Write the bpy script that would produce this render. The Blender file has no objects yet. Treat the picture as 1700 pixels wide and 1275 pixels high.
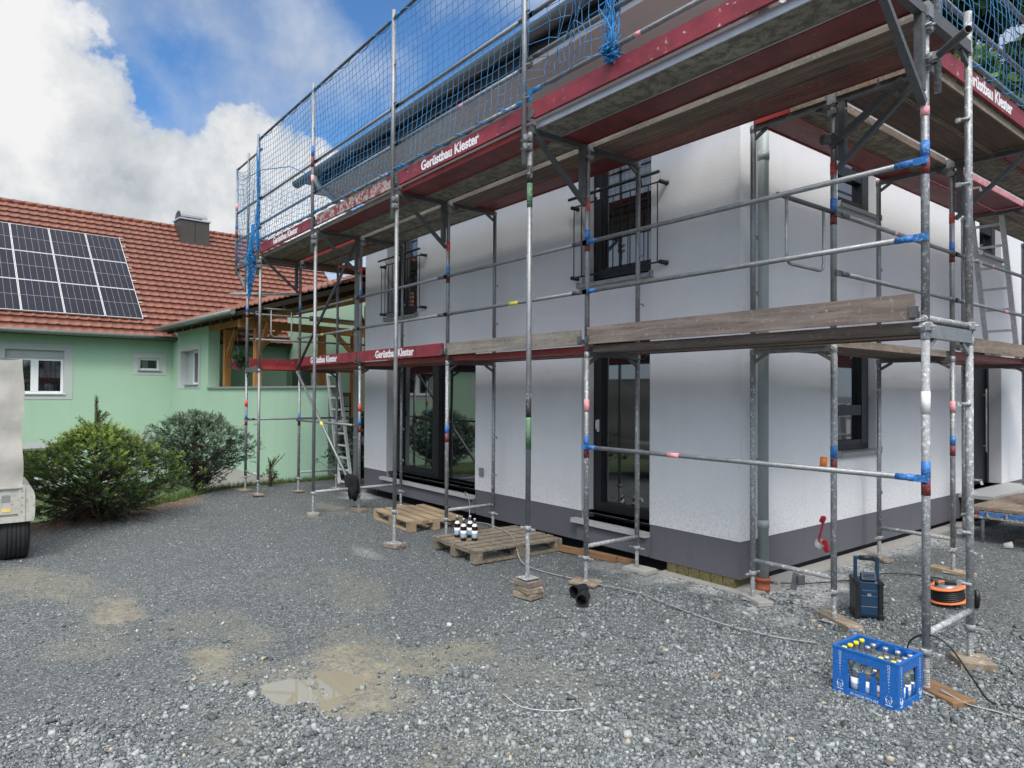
import bpy, math, random
import numpy as np
from mathutils import Vector, Matrix, noise as mnoise
random.seed(7); RNG = np.random.default_rng(7)
sc = bpy.context.scene
COL = sc.collection
R = math.radians

# ------------------------------------------------------------------ materials
MATS = {}
class NB:
    def __init__(s, name):
        s.m = bpy.data.materials.new(name); s.m.use_nodes = True
        s.t = s.m.node_tree; s.t.nodes.clear()
        s.out = s.n('ShaderNodeOutputMaterial'); s.b = s.n('ShaderNodeBsdfPrincipled')
        s.l(s.b.outputs[0], s.out.inputs[0]); s.geo = s.n('ShaderNodeNewGeometry')
        s.pos = s.geo.outputs['Position']
        MATS[name] = s.m
    def n(s, t, **k):
        x = s.t.nodes.new(t)
        for a, v in k.items(): setattr(x, a, v)
        return x
    def l(s, a, b): s.t.links.new(a, b)
    def noise(s, scale, detail=4, rough=.55, vec=None, stretch=None):
        v = vec or s.pos
        if stretch:
            mp = s.n('ShaderNodeMapping'); s.l(v, mp.inputs[0]); mp.inputs['Scale'].default_value = stretch; v = mp.outputs[0]
        x = s.n('ShaderNodeTexNoise'); s.l(v, x.inputs['Vector'])
        x.inputs['Scale'].default_value = scale; x.inputs['Detail'].default_value = detail; x.inputs['Roughness'].default_value = rough
        return x.outputs['Fac']
    def voro(s, scale, feature='F1', vec=None, out='Color'):
        x = s.n('ShaderNodeTexVoronoi', feature=feature); s.l(vec or s.pos, x.inputs['Vector']); x.inputs['Scale'].default_value = scale
        return x.outputs[out]
    def ramp(s, fac, stops):
        x = s.n('ShaderNodeValToRGB'); s.l(fac, x.inputs[0]); e = x.color_ramp.elements
        while len(e) < len(stops): e.new(.5)
        for i, (p, c) in enumerate(stops):
            e[i].position = p; e[i].color = (*c, 1) if hasattr(c, '__len__') else (c, c, c, 1)
        return x.outputs[0]
    def mix(s, fac, a, b, mode='MIX'):
        x = s.n('ShaderNodeMix', data_type='RGBA', blend_type=mode)
        for sock, v in ((x.inputs[0], fac), (x.inputs[6], a), (x.inputs[7], b)):
            if isinstance(v, (int, float)): sock.default_value = v
            elif isinstance(v, tuple): sock.default_value = (*v, 1)
            else: s.l(v, sock)
        return x.outputs[2]
    def math(s, op, a, b=0.0, clamp=False):
        x = s.n('ShaderNodeMath', operation=op, use_clamp=clamp)
        for sock, v in ((x.inputs[0], a), (x.inputs[1], b)):
            if isinstance(v, (int, float)): sock.default_value = v
            else: s.l(v, sock)
        return x.outputs[0]
    def bump(s, h, strength=.3, dist=.01):
        x = s.n('ShaderNodeBump'); s.l(h, x.inputs['Height']); x.inputs['Strength'].default_value = strength; x.inputs['Distance'].default_value = dist
        s.l(x.outputs[0], s.b.inputs['Normal']); return x
    def set(s, col=None, rough=None, metal=None, ior=None, spec=None):
        for k, v in (('Base Color', col), ('Roughness', rough), ('Metallic', metal), ('IOR', ior), ('Specular IOR Level', spec)):
            if v is None: continue
            i = s.b.inputs[k]
            if isinstance(v, (int, float)): i.default_value = v
            elif isinstance(v, tuple): i.default_value = (*v, 1)
            else: s.l(v, i)
        return s.m

def mat_simple(name, c, rough=.6, metal=0, var=.25, scale=9, dirt=None, bump=0):
    b = NB(name); n = b.noise(scale, 5, .6)
    c1 = tuple(x*(1-var) for x in c); c2 = tuple(min(1, x*(1+var)) for x in c)
    col = b.ramp(n, [(.3, c1), (.7, c2)])
    if dirt:
        d = b.noise(scale*4, 5, .65); m = b.ramp(d, [(.55, 0.), (.66, 1.)]); col = b.mix(m, col, dirt)
    b.set(col, rough, metal)
    if bump: b.bump(b.noise(scale*8, 4), bump, .004)
    return b.m
def mat_galv(name, base=.33, splat=.0, metal=.55, rough=.48):
    b = NB(name); n = b.noise(14, 5, .65); n2 = b.ramp(b.noise(70, 3, .6), [(.35, base*.6), (.65, base*1.5)])
    col = b.ramp(n, [(.3, (base*.66, base*.71, base*.74)), (.5, (base*.9, base*.95, base*.98)), (.72, (base*1.25, base*1.28, base*1.3))])
    col = b.mix(.35, col, n2)
    if splat:
        s1 = b.noise(38, 4, .7); s2 = b.noise(3, 2)
        m = b.math('MULTIPLY', b.ramp(s1, [(.56, 0.), (.60, 1.)]), b.ramp(s2, [(.5-splat*.5, 0.), (.6, 1.)]))
        col = b.mix(m, col, (.62, .62, .6)); mt = b.math('MULTIPLY', b.math('SUBTRACT', 1.0, m), metal)
        b.set(metal=mt)
    else: b.set(metal=metal)
    b.set(col, b.ramp(n, [(.3, rough-.1), (.7, rough+.15)]))
    b.bump(b.noise(90, 3), .15, .002); return b.m
def mat_wood(name, c1, c2, axis=0, dirt=None, red=None, rough=.8, sc_=1.0, amt=.5):
    b = NB(name); st = [18*sc_, 18*sc_, 18*sc_]; st[axis] = 1.1*sc_
    g = b.noise(1.6, 6, .65, stretch=tuple(st)); big = b.noise(2.2, 3)
    col = b.ramp(g, [(.25, c1), (.5, tuple((x+y)/2 for x, y in zip(c1, c2))), (.72, c2)])
    col = b.mix(b.ramp(big, [(.35, .35), (.65, 0.)]), col, (.05, .045, .04))
    cr = b.noise(3.2, 5, .7, stretch=tuple(q*.9 for q in st)); col = b.mix(b.ramp(cr, [(.30, .85), (.40, 0.)]), col, tuple(x*.28 for x in c1))
    if name.startswith('under_ply'): col = b.mix(b.ramp(b.noise(11, 7, .75), [(.44, .75), (.53, 0.)]), col, tuple(x*.45 for x in c1))
    if red:
        m = b.ramp(b.noise(7, 7, .75), [(amt-.04, 1.), (amt+.04, 0.)]); col = b.mix(m, col, red)
    if dirt:
        m = b.ramp(b.noise(30, 5, .7), [(.58, 0.), (.68, 1.)]); col = b.mix(m, col, dirt)
    b.set(col, rough); b.bump(g, .5, .004); return b.m

mat_galv('galv', .28); mat_galv('galv_splat', .29, .55); mat_galv('galv_dirty', .30, .95, .2, .65)
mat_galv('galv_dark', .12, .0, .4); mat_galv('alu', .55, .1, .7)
mat_simple('band_blue', (.02, .15, .44), .55, dirt=(.3, .35, .4), scale=18); mat_simple('band_red', (.17, .018, .022), .55, dirt=(.3, .22, .2), scale=18)
mat_simple('sticker_pink', (.75, .3, .33), .6, dirt=(.7, .68, .66), scale=20); mat_simple('sticker_white', (.68, .68, .66), .6); mat_simple('sticker_red', (.6, .06, .05), .6, dirt=(.7, .4, .4), scale=20)
mat_simple('sticker_green', (.06, .15, .07), .6, dirt=(.4, .45, .4), scale=22); mat_simple('sticker_black', (.03, .03, .035), .6, dirt=(.35, .35, .35)); mat_simple('tape_yellow', (.75, .68, .08), .6)
mat_simple('orange', (.75, .2, .03), .5); mat_simple('reel_orange', (.72, .2, .07), .5, var=.12)
# chipped dark red board
def mat_board(name, chip, amt, c=(.215, .022, .034)):
    b = NB(name); n = b.noise(5, 4); col = b.ramp(n, [(.3, tuple(x*.7 for x in c)), (.7, tuple(x*1.35 for x in c))])
    m = b.ramp(b.noise(16, 8, .78), [(amt, 0.), (amt+.03, 1.)]); col = b.mix(m, col, chip)
    sc1 = b.noise(5, 3, .5, stretch=(2, 2, 40)); col = b.mix(b.ramp(sc1, [(.66, 0.), (.72, .4)]), col, (.35, .2, .19))
    b.set(col, .5); b.bump(m, .3, .002); return b.m
mat_board('board_red', (.5, .44, .4), .615); mat_board('board_worn', (.42, .36, .31), .49); mat_board('under_red', (.2, .10, .08), .62, (.17, .03, .028))
mat_board('edge_red', (.3, .2, .16), .62, (.27, .028, .022))
mat_wood('wood_grey', (.14, .12, .095), (.34, .305, .26), 0, dirt=(.4, .39, .37)); mat_wood('wood_brown', (.105, .078, .064), (.32, .255, .22), 0, dirt=(.3, .28, .26))
mat_wood('wood_greyY', (.12, .09, .065), (.34, .27, .2), 1, dirt=(.4, .38, .35), red=(.25, .08, .06), amt=.38)
mat_wood('under_brown', (.07, .045, .033), (.33, .245, .19), 0, dirt=(.26, .2, .18)); mat_wood('under_brownred', (.12, .03, .027), (.30, .13, .11), 0, dirt=(.3, .2, .18))
mat_wood('under_ply', (.22, .205, .16), (.42, .40, .33), 0, sc_=.5); mat_wood('under_plyY', (.17, .145, .10), (.38, .33, .25), 1, sc_=.5, dirt=(.03, .025, .02))
mat_wood('under_brownY', (.06, .04, .03), (.19, .12, .09), 1)
mat_wood('pallet_light', (.26, .18, .10), (.45, .35, .23), 1, sc_=.8); mat_wood('pallet_dark', (.11, .085, .06), (.30, .255, .19), 0, dirt=(.4, .38, .33), sc_=.8)
mat_wood('pad_wood', (.15, .11, .07), (.40, .33, .245), 0, dirt=(.5, .47, .43), sc_=.8); mat_wood('timber_brown', (.16, .08, .035), (.33, .19, .09), 0)
mat_wood('timber_orange', (.40, .15, .03), (.62, .28, .07), 2); mat_wood('timber_dark', (.04, .02, .012), (.10, .05, .03), 0)
mat_wood('chair_wood', (.05, .02, .01), (.13, .06, .03), 2)

def mat_plaster(name, c, c2, scale=260, bs=.55, dist=.004, streak=.0):
    b = NB(name); n = b.noise(scale*.35, 5, .7); big = b.noise(.9, 4, .6); st = b.noise(1.2, 4, .6, stretch=(3.5, 3.5, .35))
    col = b.mix(b.ramp(big, [(.3, 0.), (.7, 1.)]), c, c2)
    col = b.mix(b.ramp(st, [(.52, 0.), (.75, streak)]), col, tuple(x*.7 for x in c))
    col = b.mix(b.ramp(n, [(.35, .22), (.6, 0.)]), col, tuple(x*.72 for x in c))
    if name == 'plaster_white':
        sx = b.n('ShaderNodeSeparateXYZ'); b.l(b.pos, sx.inputs[0]); lowz = b.n('ShaderNodeMapRange'); b.l(sx.outputs[2], lowz.inputs[0]); lowz.inputs[1].default_value = 1.0; lowz.inputs[2].default_value = .42
        spl = b.math('MULTIPLY', lowz.outputs[0], b.ramp(b.noise(30, 5, .7), [(.45, 0.), (.62, .5)])); col = b.mix(spl, col, (.42, .41, .39))
        col = b.mix(b.ramp(b.noise(2.3, 5, .65), [(.48, 0.), (.7, .12)]), col, (.58, .58, .59)); gr = b.noise(105, 3, .6); col = b.mix(b.ramp(gr, [(.36, .42), (.52, 0.)]), col, (.50, .50, .51))
    b.set(col, .9); b.bump(n, bs, dist); return b.m
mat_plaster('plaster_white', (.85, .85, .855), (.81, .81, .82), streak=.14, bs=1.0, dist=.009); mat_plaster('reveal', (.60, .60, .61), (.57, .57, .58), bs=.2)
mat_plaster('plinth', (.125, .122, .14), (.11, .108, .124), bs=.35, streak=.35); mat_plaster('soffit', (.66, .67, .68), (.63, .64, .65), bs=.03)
mat_plaster('green_plaster', (.36, .525, .39), (.335, .495, .365), bs=.3, streak=.2); mat_plaster('grey_band', (.45, .48, .47), (.43, .46, .45), bs=.2)
mat_plaster('concrete', (.42, .40, .37), (.30, .29, .27), bs=.6, dist=.006); mat_simple('rockwool', (.14, .12, .05), .95, scale=40, var=.5, bump=.6)
b = NB('granite'); v = b.voro(420); g = b.noise(300, 4, .8); b.set(b.ramp(g, [(.35, .16), (.5, .42), (.65, .62)]), .55)
mat_simple('frame_dark', (.011, .012, .014), .45, var=.1); mat_simple('frame_white', (.74, .75, .76), .35, var=.04); mat_simple('shutter', (.40, .42, .43), .5, var=.08)
mat_simple('metal_sill', (.30, .31, .31), .4, .4, var=.1); mat_simple('rail_dark', (.025, .027, .03), .4, .3)
mat_simple('pipe_grey', (.30, .34, .33), .4, .0, var=.1, scale=3); mat_simple('gutter_grey', (.15, .165, .17), .45, .0, var=.15, scale=3); mat_simple('gutter_green', (.17, .20, .18), .35, .35, var=.15)
mat_simple('terracotta', (.36, .10, .05), .7); mat_simple('black', (.012, .012, .013), .45, var=.1); mat_simple('dark_void', (.02, .02, .022), .9)
mat_simple('black_cloth', (.006, .006, .008), .95); mat_simple('chimney_clad', (.065, .056, .05), .5, .2, var=.08, scale=2)
mat_simple('zinc', (.55, .56, .57), .35, .6, var=.1); mat_simple('white_pl', (.72, .72, .72), .4, var=.04); mat_simple('pot_pink', (.75, .06, .25), .5); mat_simple('flower', (.35, .08, .2), .8)
mat_simple('rope_blue', (.015, .20, .48), .6, var=.3, scale=30); mat_simple('net_blue', (.03, .17, .36), .6, var=.45, scale=2.5)
mat_simple('crate_blue', (.012, .12, .42), .42, var=.10, scale=14, dirt=(.06, .16, .38)); mat_simple('print_white', (.55, .62, .72), .6)
mat_simple('tool_navy', (.008, .035, .075), .45, var=.15); mat_simple('cap_yellow', (.85, .68, .02), .35, var=.03); mat_simple('cap_silver', (.6, .6, .64), .3, .6)
mat_simple('label_white', (.75, .75, .76), .6, var=.03); mat_simple('label_blue', (.25, .42, .62), .6, var=.05); mat_simple('label_red', (.65, .06, .08), .6); mat_simple('label_yellow', (.7, .5, .12), .6)
mat_simple('red_plastic', (.30, .012, .025), .4); mat_simple('cable_grey', (.30, .30, .30), .6, dirt=(.06, .06, .06), scale=6)
b = NB('tarp'); n = b.noise(3.2, 5, .6, stretch=(1, 1, .6)); f = b.noise(160, 3, .6)
b.set(b.mix(b.ramp(f, [(.3, .3), (.7, 0.)]), b.ramp(n, [(.3, (.38, .365, .33)), (.7, (.50, .48, .43))]), (.30, .285, .26)), .8); b.bump(b.noise(2.2, 5, .55, stretch=(1, 1, .7)), .9, .03)
mat_simple('trailer_metal', (.48, .47, .42), .5, .1, var=.12, dirt=(.3, .28, .22)); mat_simple('rubber', (.022, .022, .023), .85, bump=.5)
# glass
b = NB('glass'); b.set((.006, .008, .01), .03, 0, 2.6); b.b.inputs['Specular IOR Level'].default_value = .5
b = NB('glass_clear'); b.set((.5, .56, .55), .08, 0, 1.45); b.b.inputs['Transmission Weight'].default_value = .85
b = NB('glass_brown'); b.set((.018, .008, .004), .08, 0, 1.5)
b = NB('visor'); b.set((.7, .7, .68), .1, 0, 1.45); b.b.inputs['Alpha'].default_value = .5
# pv
b = NB('pv_cell'); n = b.noise(.7, 2); b.set(b.ramp(n, [(.3, (.009, .010, .020)), (.7, (.013, .014, .026))]), .45, spec=.12)
# tiles
b = NB('roof_tile'); n = b.noise(1.1, 4, .6); v = b.voro(3.4); f = b.noise(24, 4, .7)
col = b.ramp(n, [(.3, (.160, .054, .032)), (.7, (.215, .074, .045))]); col = b.mix(b.ramp(f, [(.55, 0.), (.75, .4)]), col, (.15, .085, .065)); col = b.mix(b.ramp(b.voro(3.6), [(.0, .30), (.5, 0.)]), col, (.115, .042, .03))
b.set(col, .6); b.bump(f, .2, .004)
# foliage
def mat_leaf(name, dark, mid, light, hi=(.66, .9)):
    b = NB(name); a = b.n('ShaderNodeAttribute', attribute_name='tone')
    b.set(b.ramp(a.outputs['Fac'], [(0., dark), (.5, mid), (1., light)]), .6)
    tr = b.n('ShaderNodeBsdfTranslucent'); b.l(b.b.inputs['Base Color'].links[0].from_socket, tr.inputs[0]); mx = b.n('ShaderNodeMixShader'); mx.inputs[0].default_value = .18
    b.l(b.b.outputs[0], mx.inputs[1]); b.l(tr.outputs[0], mx.inputs[2]); b.l(mx.outputs[0], b.out.inputs[0]); return b.m
mat_leaf('spruce', (.008, .020, .006), (.062, .115, .018), (.30, .40, .065)); mat_leaf('blue_spruce', (.007, .018, .010), (.055, .10, .058), (.25, .35, .24))
mat_leaf('dark_spruce', (.008, .02, .007), (.03, .07, .02), (.08, .15, .05)); mat_leaf('leaf', (.012, .03, .008), (.045, .10, .022), (.11, .20, .05)); mat_leaf('grass', (.03, .06, .01), (.08, .15, .025), (.16, .24, .05))
mat_simple('bark', (.06, .045, .035), .95, bump=.5); mat_simple('dry_twig', (.055, .035, .025), .9, var=.4)
# gravel stones
b = NB('stone'); a = b.n('ShaderNodeAttribute', attribute_name='tone'); f = b.noise(70, 4, .7)
c = b.ramp(a.outputs['Fac'], [(0., (.06, .069, .071)), (.45, (.185, .204, .208)), (.8, (.34, .362, .362)), (.93, (.52, .525, .51)), (1., (.42, .36, .27))])
b.set(b.mix(b.ramp(f, [(.3, .4), (.7, 0.)]), c, (.10, .108, .11)), .75); b.bump(f, .3, .003)
# ground
b = NB('ground'); at = b.n('ShaderNodeVertexColor', layer_name='zones'); sp = b.n('ShaderNodeSeparateColor'); b.l(at.outputs[0], sp.inputs[0])
mud, dust, soil = sp.outputs[0], sp.outputs[1], sp.outputs[2]; coarse = at.outputs[1]
v1 = b.voro(72); v1d = b.voro(72, out='Distance'); v2 = b.voro(42); v2d = b.voro(42, out='Distance'); big = b.noise(.8, 5, .6); fine = b.noise(220, 4, .7)
bw1 = b.n('ShaderNodeRGBToBW'); b.l(v1, bw1.inputs[0]); bw2 = b.n('ShaderNodeRGBToBW'); b.l(v2, bw2.inputs[0])
c1 = b.ramp(bw1.outputs[0], [(.15, (.05, .06, .062)), (.42, (.135, .154, .158)), (.7, (.24, .262, .268)), (.84, (.46, .48, .475))])
c1 = b.mix(b.math('SUBTRACT', 1.0, coarse), c1, b.mix(1.0, c1, (.62, .63, .64), 'MULTIPLY'))
c2 = b.ramp(bw2.outputs[0], [(.15, (.045, .052, .053)), (.5, (.125, .137, .138)), (.8, (.28, .29, .285))])
col = b.mix(b.math('MULTIPLY', coarse, .8), c1, c2)
gap = b.ramp(v1d, [(.3, 0.), (.7, .6)]); col = b.mix(gap, col, (.05, .056, .058))
col = b.mix(b.ramp(big, [(.35, .45), (.62, 0.)]), col, (.08, .088, .09))
mm = b.math('MULTIPLY', mud, b.ramp(b.noise(20, 7, .75), [(.36, .15), (.56, 1.)])); col = b.mix(b.math('MULTIPLY', mm, .95, True), col, b.ramp(b.noise(6, 5, .6), [(.3, (.17, .152, .105)), (.7, (.29, .265, .19))]))
dd = b.math('MULTIPLY', dust, b.ramp(b.noise(18, 6, .7), [(.35, .15), (.6, 1.)])); col = b.mix(b.math('MULTIPLY', dd, .9, True), col, (.62, .62, .60))
col = b.mix(soil, col, b.ramp(b.noise(14, 6, .7), [(.3, (.09, .05, .03)), (.7, (.26, .16, .095))]))
b.set(col, .82)
h = b.math('ADD', b.math('MULTIPLY', v1d, -1.0), b.math('MULTIPLY', b.math('MULTIPLY', v2d, coarse), -1.5)); b.bump(h, .8, .01)
b = NB('hill_grass'); b.set(b.ramp(b.noise(30, 6, .7), [(.3, (.02, .035, .008)), (.7, (.07, .11, .025))]), .9)
b = NB('puddle'); b.set((.25, .23, .17), .02, 0, 2.1)

M = lambda n: MATS[n]
# ------------------------------------------------------------------ mesh builder
class MB:
    def __init__(s, xf=None): s.v = []; s.f = []; s.mi = []; s.sm = []; s.xf = xf
    def add(s, vs, fs, mi=0, sm=False):
        o = len(s.v)
        if s.xf: vs = [s.xf(p) for p in vs]
        s.v += [tuple(p) for p in vs]; s.f += [tuple(i+o for i in f) for f in fs]; s.mi += [mi]*len(fs)
        s.sm += [sm]*len(fs) if not hasattr(sm, '__len__') else list(sm)
    def boxmm(s, a, c, mi=0):
        (x0, y0, z0), (x1, y1, z1) = [tuple(min(p, q) for p, q in zip(a, c)), tuple(max(p, q) for p, q in zip(a, c))]
        s.add([(x0,y0,z0),(x1,y0,z0),(x1,y1,z0),(x0,y1,z0),(x0,y0,z1),(x1,y0,z1),(x1,y1,z1),(x0,y1,z1)],
              [(0,3,2,1),(4,5,6,7),(0,1,5,4),(1,2,6,5),(2,3,7,6),(3,0,4,7)], mi)
    def obox(s, c, size, rz=0, rx=0, ry=0, mi=0, bevel=0):
        m = Matrix.Rotation(rz, 3, 'Z') @ Matrix.Rotation(ry, 3, 'Y') @ Matrix.Rotation(rx, 3, 'X'); c = Vector(c)
        hx, hy, hz = [q/2 for q in size]
        if bevel:
            vs = []; b_ = bevel
            for sz in (-1, 1):
                for ring in ((hx-b_, hy-b_, hz), (hx, hy, hz-b_)) if sz < 0 else ((hx, hy, hz-b_), (hx-b_, hy-b_, hz)):
                    X, Y, Z = ring
                    for (px, py) in ((-X, -Y), (X, -Y), (X, Y), (-X, Y)): vs.append((px, py, sz*Z))
            fs = [(3,2,1,0), (12,13,14,15)]
            for k in range(3):
                for i in range(4):
                    j = (i+1) % 4; fs.append((4*k+i, 4*k+j, 4*k+4+j, 4*k+4+i))
            s.add([c + m @ Vector(p) for p in vs], fs, mi); return
        vs = [c + m @ Vector((a*hx, b_*hy, d*hz)) for d in (-1, 1) for a, b_ in ((-1, -1), (1, -1), (1, 1), (-1, 1))]
        s.add(vs, [(0,3,2,1),(4,5,6,7),(0,1,5,4),(1,2,6,5),(2,3,7,6),(3,0,4,7)], mi)
    def bar(s, p0, p1, w, h, mi=0, upv=(0, 0, 1)):
        p0, p1 = Vector(p0), Vector(p1); d = (p1-p0).normalized(); u = Vector(upv)
        if abs(d.dot(u)) > .95: u = Vector((0, 1, 0))
        a = d.cross(u).normalized(); u = a.cross(d)
        q = [(-w/2, -h/2), (w/2, -h/2), (w/2, h/2), (-w/2, h/2)]
        s.add([p + a*x + u*y for p in (p0, p1) for x, y in q], [(0,1,2,3),(7,6,5,4),(0,4,5,1),(1,5,6,2),(2,6,7,3),(3,7,4,0)], mi)
    def path(s, pts, r, n=10, mi=0, caps=True):
        pts = [Vector(p) for p in pts]; rs = r if hasattr(r, '__len__') else [r]*len(pts)
        vs = []; prev = None
        for i, p in enumerate(pts):
            d = (pts[min(i+1, len(pts)-1)] - pts[max(i-1, 0)])
            d = d.normalized() if d.length > 1e-9 else Vector((0, 0, 1))
            if prev is None: u = d.orthogonal().normalized()
            else: u = (prev - d*prev.dot(d)); u = u.normalized() if u.length > 1e-6 else d.orthogonal().normalized()
            prev = u; w = d.cross(u)
            for k in range(n):
                a = 2*math.pi*k/n; vs.append(p + (u*math.cos(a) + w*math.sin(a))*rs[i])
        fs = [(i*n+k, i*n+(k+1) % n, (i+1)*n+(k+1) % n, (i+1)*n+k) for i in range(len(pts)-1) for k in range(n)]; sm = [True]*len(fs)
        if caps: fs += [tuple(range(n-1, -1, -1)), tuple(range((len(pts)-1)*n, len(pts)*n))]; sm += [False, False]
        s.add(vs, fs, mi, sm)
    def tube(s, p0, p1, r, n=14, mi=0, r2=None, caps=True): s.path([p0, p1], [r, r if r2 is None else r2], n, mi, caps)
    def lathe(s, prof, c=(0, 0, 0), n=18, mi=0, axis=None, smooth=True):
        c = Vector(c); m = Matrix.Identity(3) if axis is None else Vector((0, 0, 1)).rotation_difference(Vector(axis)).to_matrix()
        vs = [c + m @ Vector((r*math.cos(2*math.pi*k/n), r*math.sin(2*math.pi*k/n), z)) for r, z in prof for k in range(n)]
        fs = [(i*n+k, i*n+(k+1) % n, (i+1)*n+(k+1) % n, (i+1)*n+k) for i in range(len(prof)-1) for k in range(n)]
        mis = mi
        s.add(vs, fs, 0 if hasattr(mi, '__len__') else mi, smooth)
        if hasattr(mi, '__len__'):
            for i in range(len(prof)-1):
                for k in range(n): s.mi[len(s.mi)-len(fs)+i*n+k] = mi[i]
    def disc(s, c, r, axis=(0, 0, 1), n=18, mi=0):
        c = Vector(c); m = Vector((0, 0, 1)).rotation_difference(Vector(axis)).to_matrix()
        s.add([c + m @ Vector((r*math.cos(2*math.pi*k/n), r*math.sin(2*math.pi*k/n), 0)) for k in range(n)], [tuple(range(n))], mi)
    def prism(s, poly, f0, f1, mi=0):
        """poly 2D list; f0, f1 map (a,b)->3D for both ends"""
        n = len(poly); vs = [f0(*p) for p in poly] + [f1(*p) for p in poly]
        s.add(vs, [tuple(range(n-1, -1, -1)), tuple(range(n, 2*n))] + [(i, (i+1) % n, n+(i+1) % n, n+i) for i in range(n)], mi)
    def build(s, name, mats, parent=None, loc=None):
        me = bpy.data.meshes.new(name); o = bpy.data.objects.new(name, me); COL.objects.link(o)
        org = Vector(loc) if loc is not None else (Vector(parent['_w']) if parent is not None else Vector((0, 0, 0)))
        V = np.array([tuple(p) for p in s.v], dtype=np.float64) - np.array(org)
        me.from_pydata(V.tolist(), [], s.f)
        for mn in ([mats] if isinstance(mats, str) else mats): me.materials.append(M(mn))
        me.polygons.foreach_set('material_index', s.mi); me.polygons.foreach_set('use_smooth', s.sm)
        me.update()
        if parent is not None: o.parent = parent; o['_w'] = tuple(org)
        else: o.location = org; o['_w'] = tuple(org)
        return o
def np_mesh(name, V, Fq, mat, parent=None, loc=(0, 0, 0), tone=None, smooth=False):
    """V (n,3), Fq (m,k) constant-size faces"""
    me = bpy.data.meshes.new(name); n, (m, k) = len(V), Fq.shape
    me.vertices.add(n); me.vertices.foreach_set('co', (V - np.array(loc)).astype(np.float32).ravel())
    me.loops.add(m*k); me.loops.foreach_set('vertex_index', Fq.astype(np.int32).ravel())
    me.polygons.add(m); me.polygons.foreach_set('loop_start', np.arange(0, m*k, k, dtype=np.int32)); me.polygons.foreach_set('loop_total', np.full(m, k, dtype=np.int32))
    if smooth: me.polygons.foreach_set('use_smooth', np.ones(m, dtype=bool))
    for mn in ([mat] if isinstance(mat, str) else mat): me.materials.append(M(mn))
    if tone is not None:
        a = me.attributes.new('tone', 'FLOAT', 'FACE'); a.data.foreach_set('value', tone.astype(np.float32))
    me.update(calc_edges=True)
    o = bpy.data.objects.new(name, me); COL.objects.link(o); o['_w'] = tuple(loc)
    if parent is not None: o.parent = parent; o.location = Vector(loc) - Vector(parent['_w'])
    else: o.location = loc
    return o
def tag(o, label, cat, group=None):
    o['label'] = label; o['category'] = cat
    if group: o['group'] = group
    return o
def thing(name, label, cat, loc, group=None):
    o = bpy.data.objects.new(name, None); o.empty_display_size = .1; COL.objects.link(o); o.location = loc; o['_w'] = tuple(loc)
    return tag(o, label, cat, group)
def struct(o): o['kind'] = 'structure'; return o
def stuff(o): o['kind'] = 'stuff'; return o
def copy_tree(o, parent=None):
    c = o.copy(); COL.objects.link(c)
    if parent is not None: c.parent = parent
    for ch in [x for x in COL.objects if x.parent == o]: copy_tree(ch, c)
    return c
_txt = {}
def text_geo(body, size, bold=.0, ext=.0015, align='CENTER', shear=0):
    key = (body, size, bold, ext, align)
    if key in _txt: return _txt[key]
    cu = bpy.data.curves.new('t', 'FONT'); cu.body = body; cu.size = size; cu.offset = bold; cu.extrude = ext; cu.align_x = align; cu.align_y = 'CENTER'; cu.resolution_u = 3
    ob = bpy.data.objects.new('t', cu); COL.objects.link(ob); bpy.context.view_layer.update()
    me = ob.evaluated_get(bpy.context.evaluated_depsgraph_get()).to_mesh()
    vs = [tuple(v.co) for v in me.vertices]; fs = [tuple(p.vertices) for p in me.polygons]
    ob.to_mesh_clear(); bpy.data.objects.remove(ob); bpy.data.curves.remove(cu); _txt[key] = (vs, fs); return vs, fs
def put_text(mb, body, size, org, ux, uy, bold=0, ext=.0015, mi=0):
    vs, fs = text_geo(body, size, bold, ext); org, ux, uy = Vector(org), Vector(ux).normalized(), Vector(uy).normalized(); uz = ux.cross(uy)
    mb.add([org + ux*a + uy*b_ + uz*c for a, b_, c in vs], fs, mi)

# ------------------------------------------------------------------ world + light + camera
w = bpy.data.worlds.new("World"); sc.world = w; w.use_nodes = True; nt = w.node_tree; nt.nodes.clear()
ZEN_GAIN, GLOW_GAIN = 2.6, 5.0  # extra cloud brightness added overhead and around the sun, out of view, as fill
SUN_EL, SUN_AZ = R(50), math.atan2(-.75, 1.0)      # sun direction in xy: +x, -y
class WB(NB):
    def __init__(s): s.t = nt
wb = WB(); N = wb.n; L_ = wb.l
outw = N('ShaderNodeOutputWorld'); sky = N('ShaderNodeTexSky', sky_type='NISHITA', sun_disc=False); sky.sun_elevation = SUN_EL; sky.sun_rotation = math.pi/2 - SUN_AZ
sky.altitude = 300; sky.air_density = 1.0; sky.dust_density = .35; sky.ozone_density = 2.2
tc = N('ShaderNodeTexCoord'); D0 = tc.outputs['Generated']
nrm = N('ShaderNodeVectorMath', operation='NORMALIZE'); L_(D0, nrm.inputs[0]); Dv = nrm.outputs[0]
def blob(d, ang, soft):
    x = N('ShaderNodeVectorMath', operation='DOT_PRODUCT'); L_(Dv, x.inputs[0]); x.inputs[1].default_value = Vector(d).normalized()
    a = wb.math('ARCCOSINE', x.outputs['Value']); mr = N('ShaderNodeMapRange', interpolation_type='SMOOTHSTEP'); L_(a, mr.inputs[0])
    mr.inputs[1].default_value = R(ang+soft); mr.inputs[2].default_value = R(ang-soft); return mr.outputs[0]
F_, YAW, PIT, ROL = 1128.609, R(51.9503), R(.7926), R(.3370)
fwd = Vector((-math.sin(YAW), math.cos(YAW), 0)); rt = Vector((math.cos(YAW), math.sin(YAW), 0)); up = Vector((0, 0, 1))
fw2 = fwd*math.cos(PIT)+up*math.sin(PIT); up2 = -fwd*math.sin(PIT)+up*math.cos(PIT)
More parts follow.
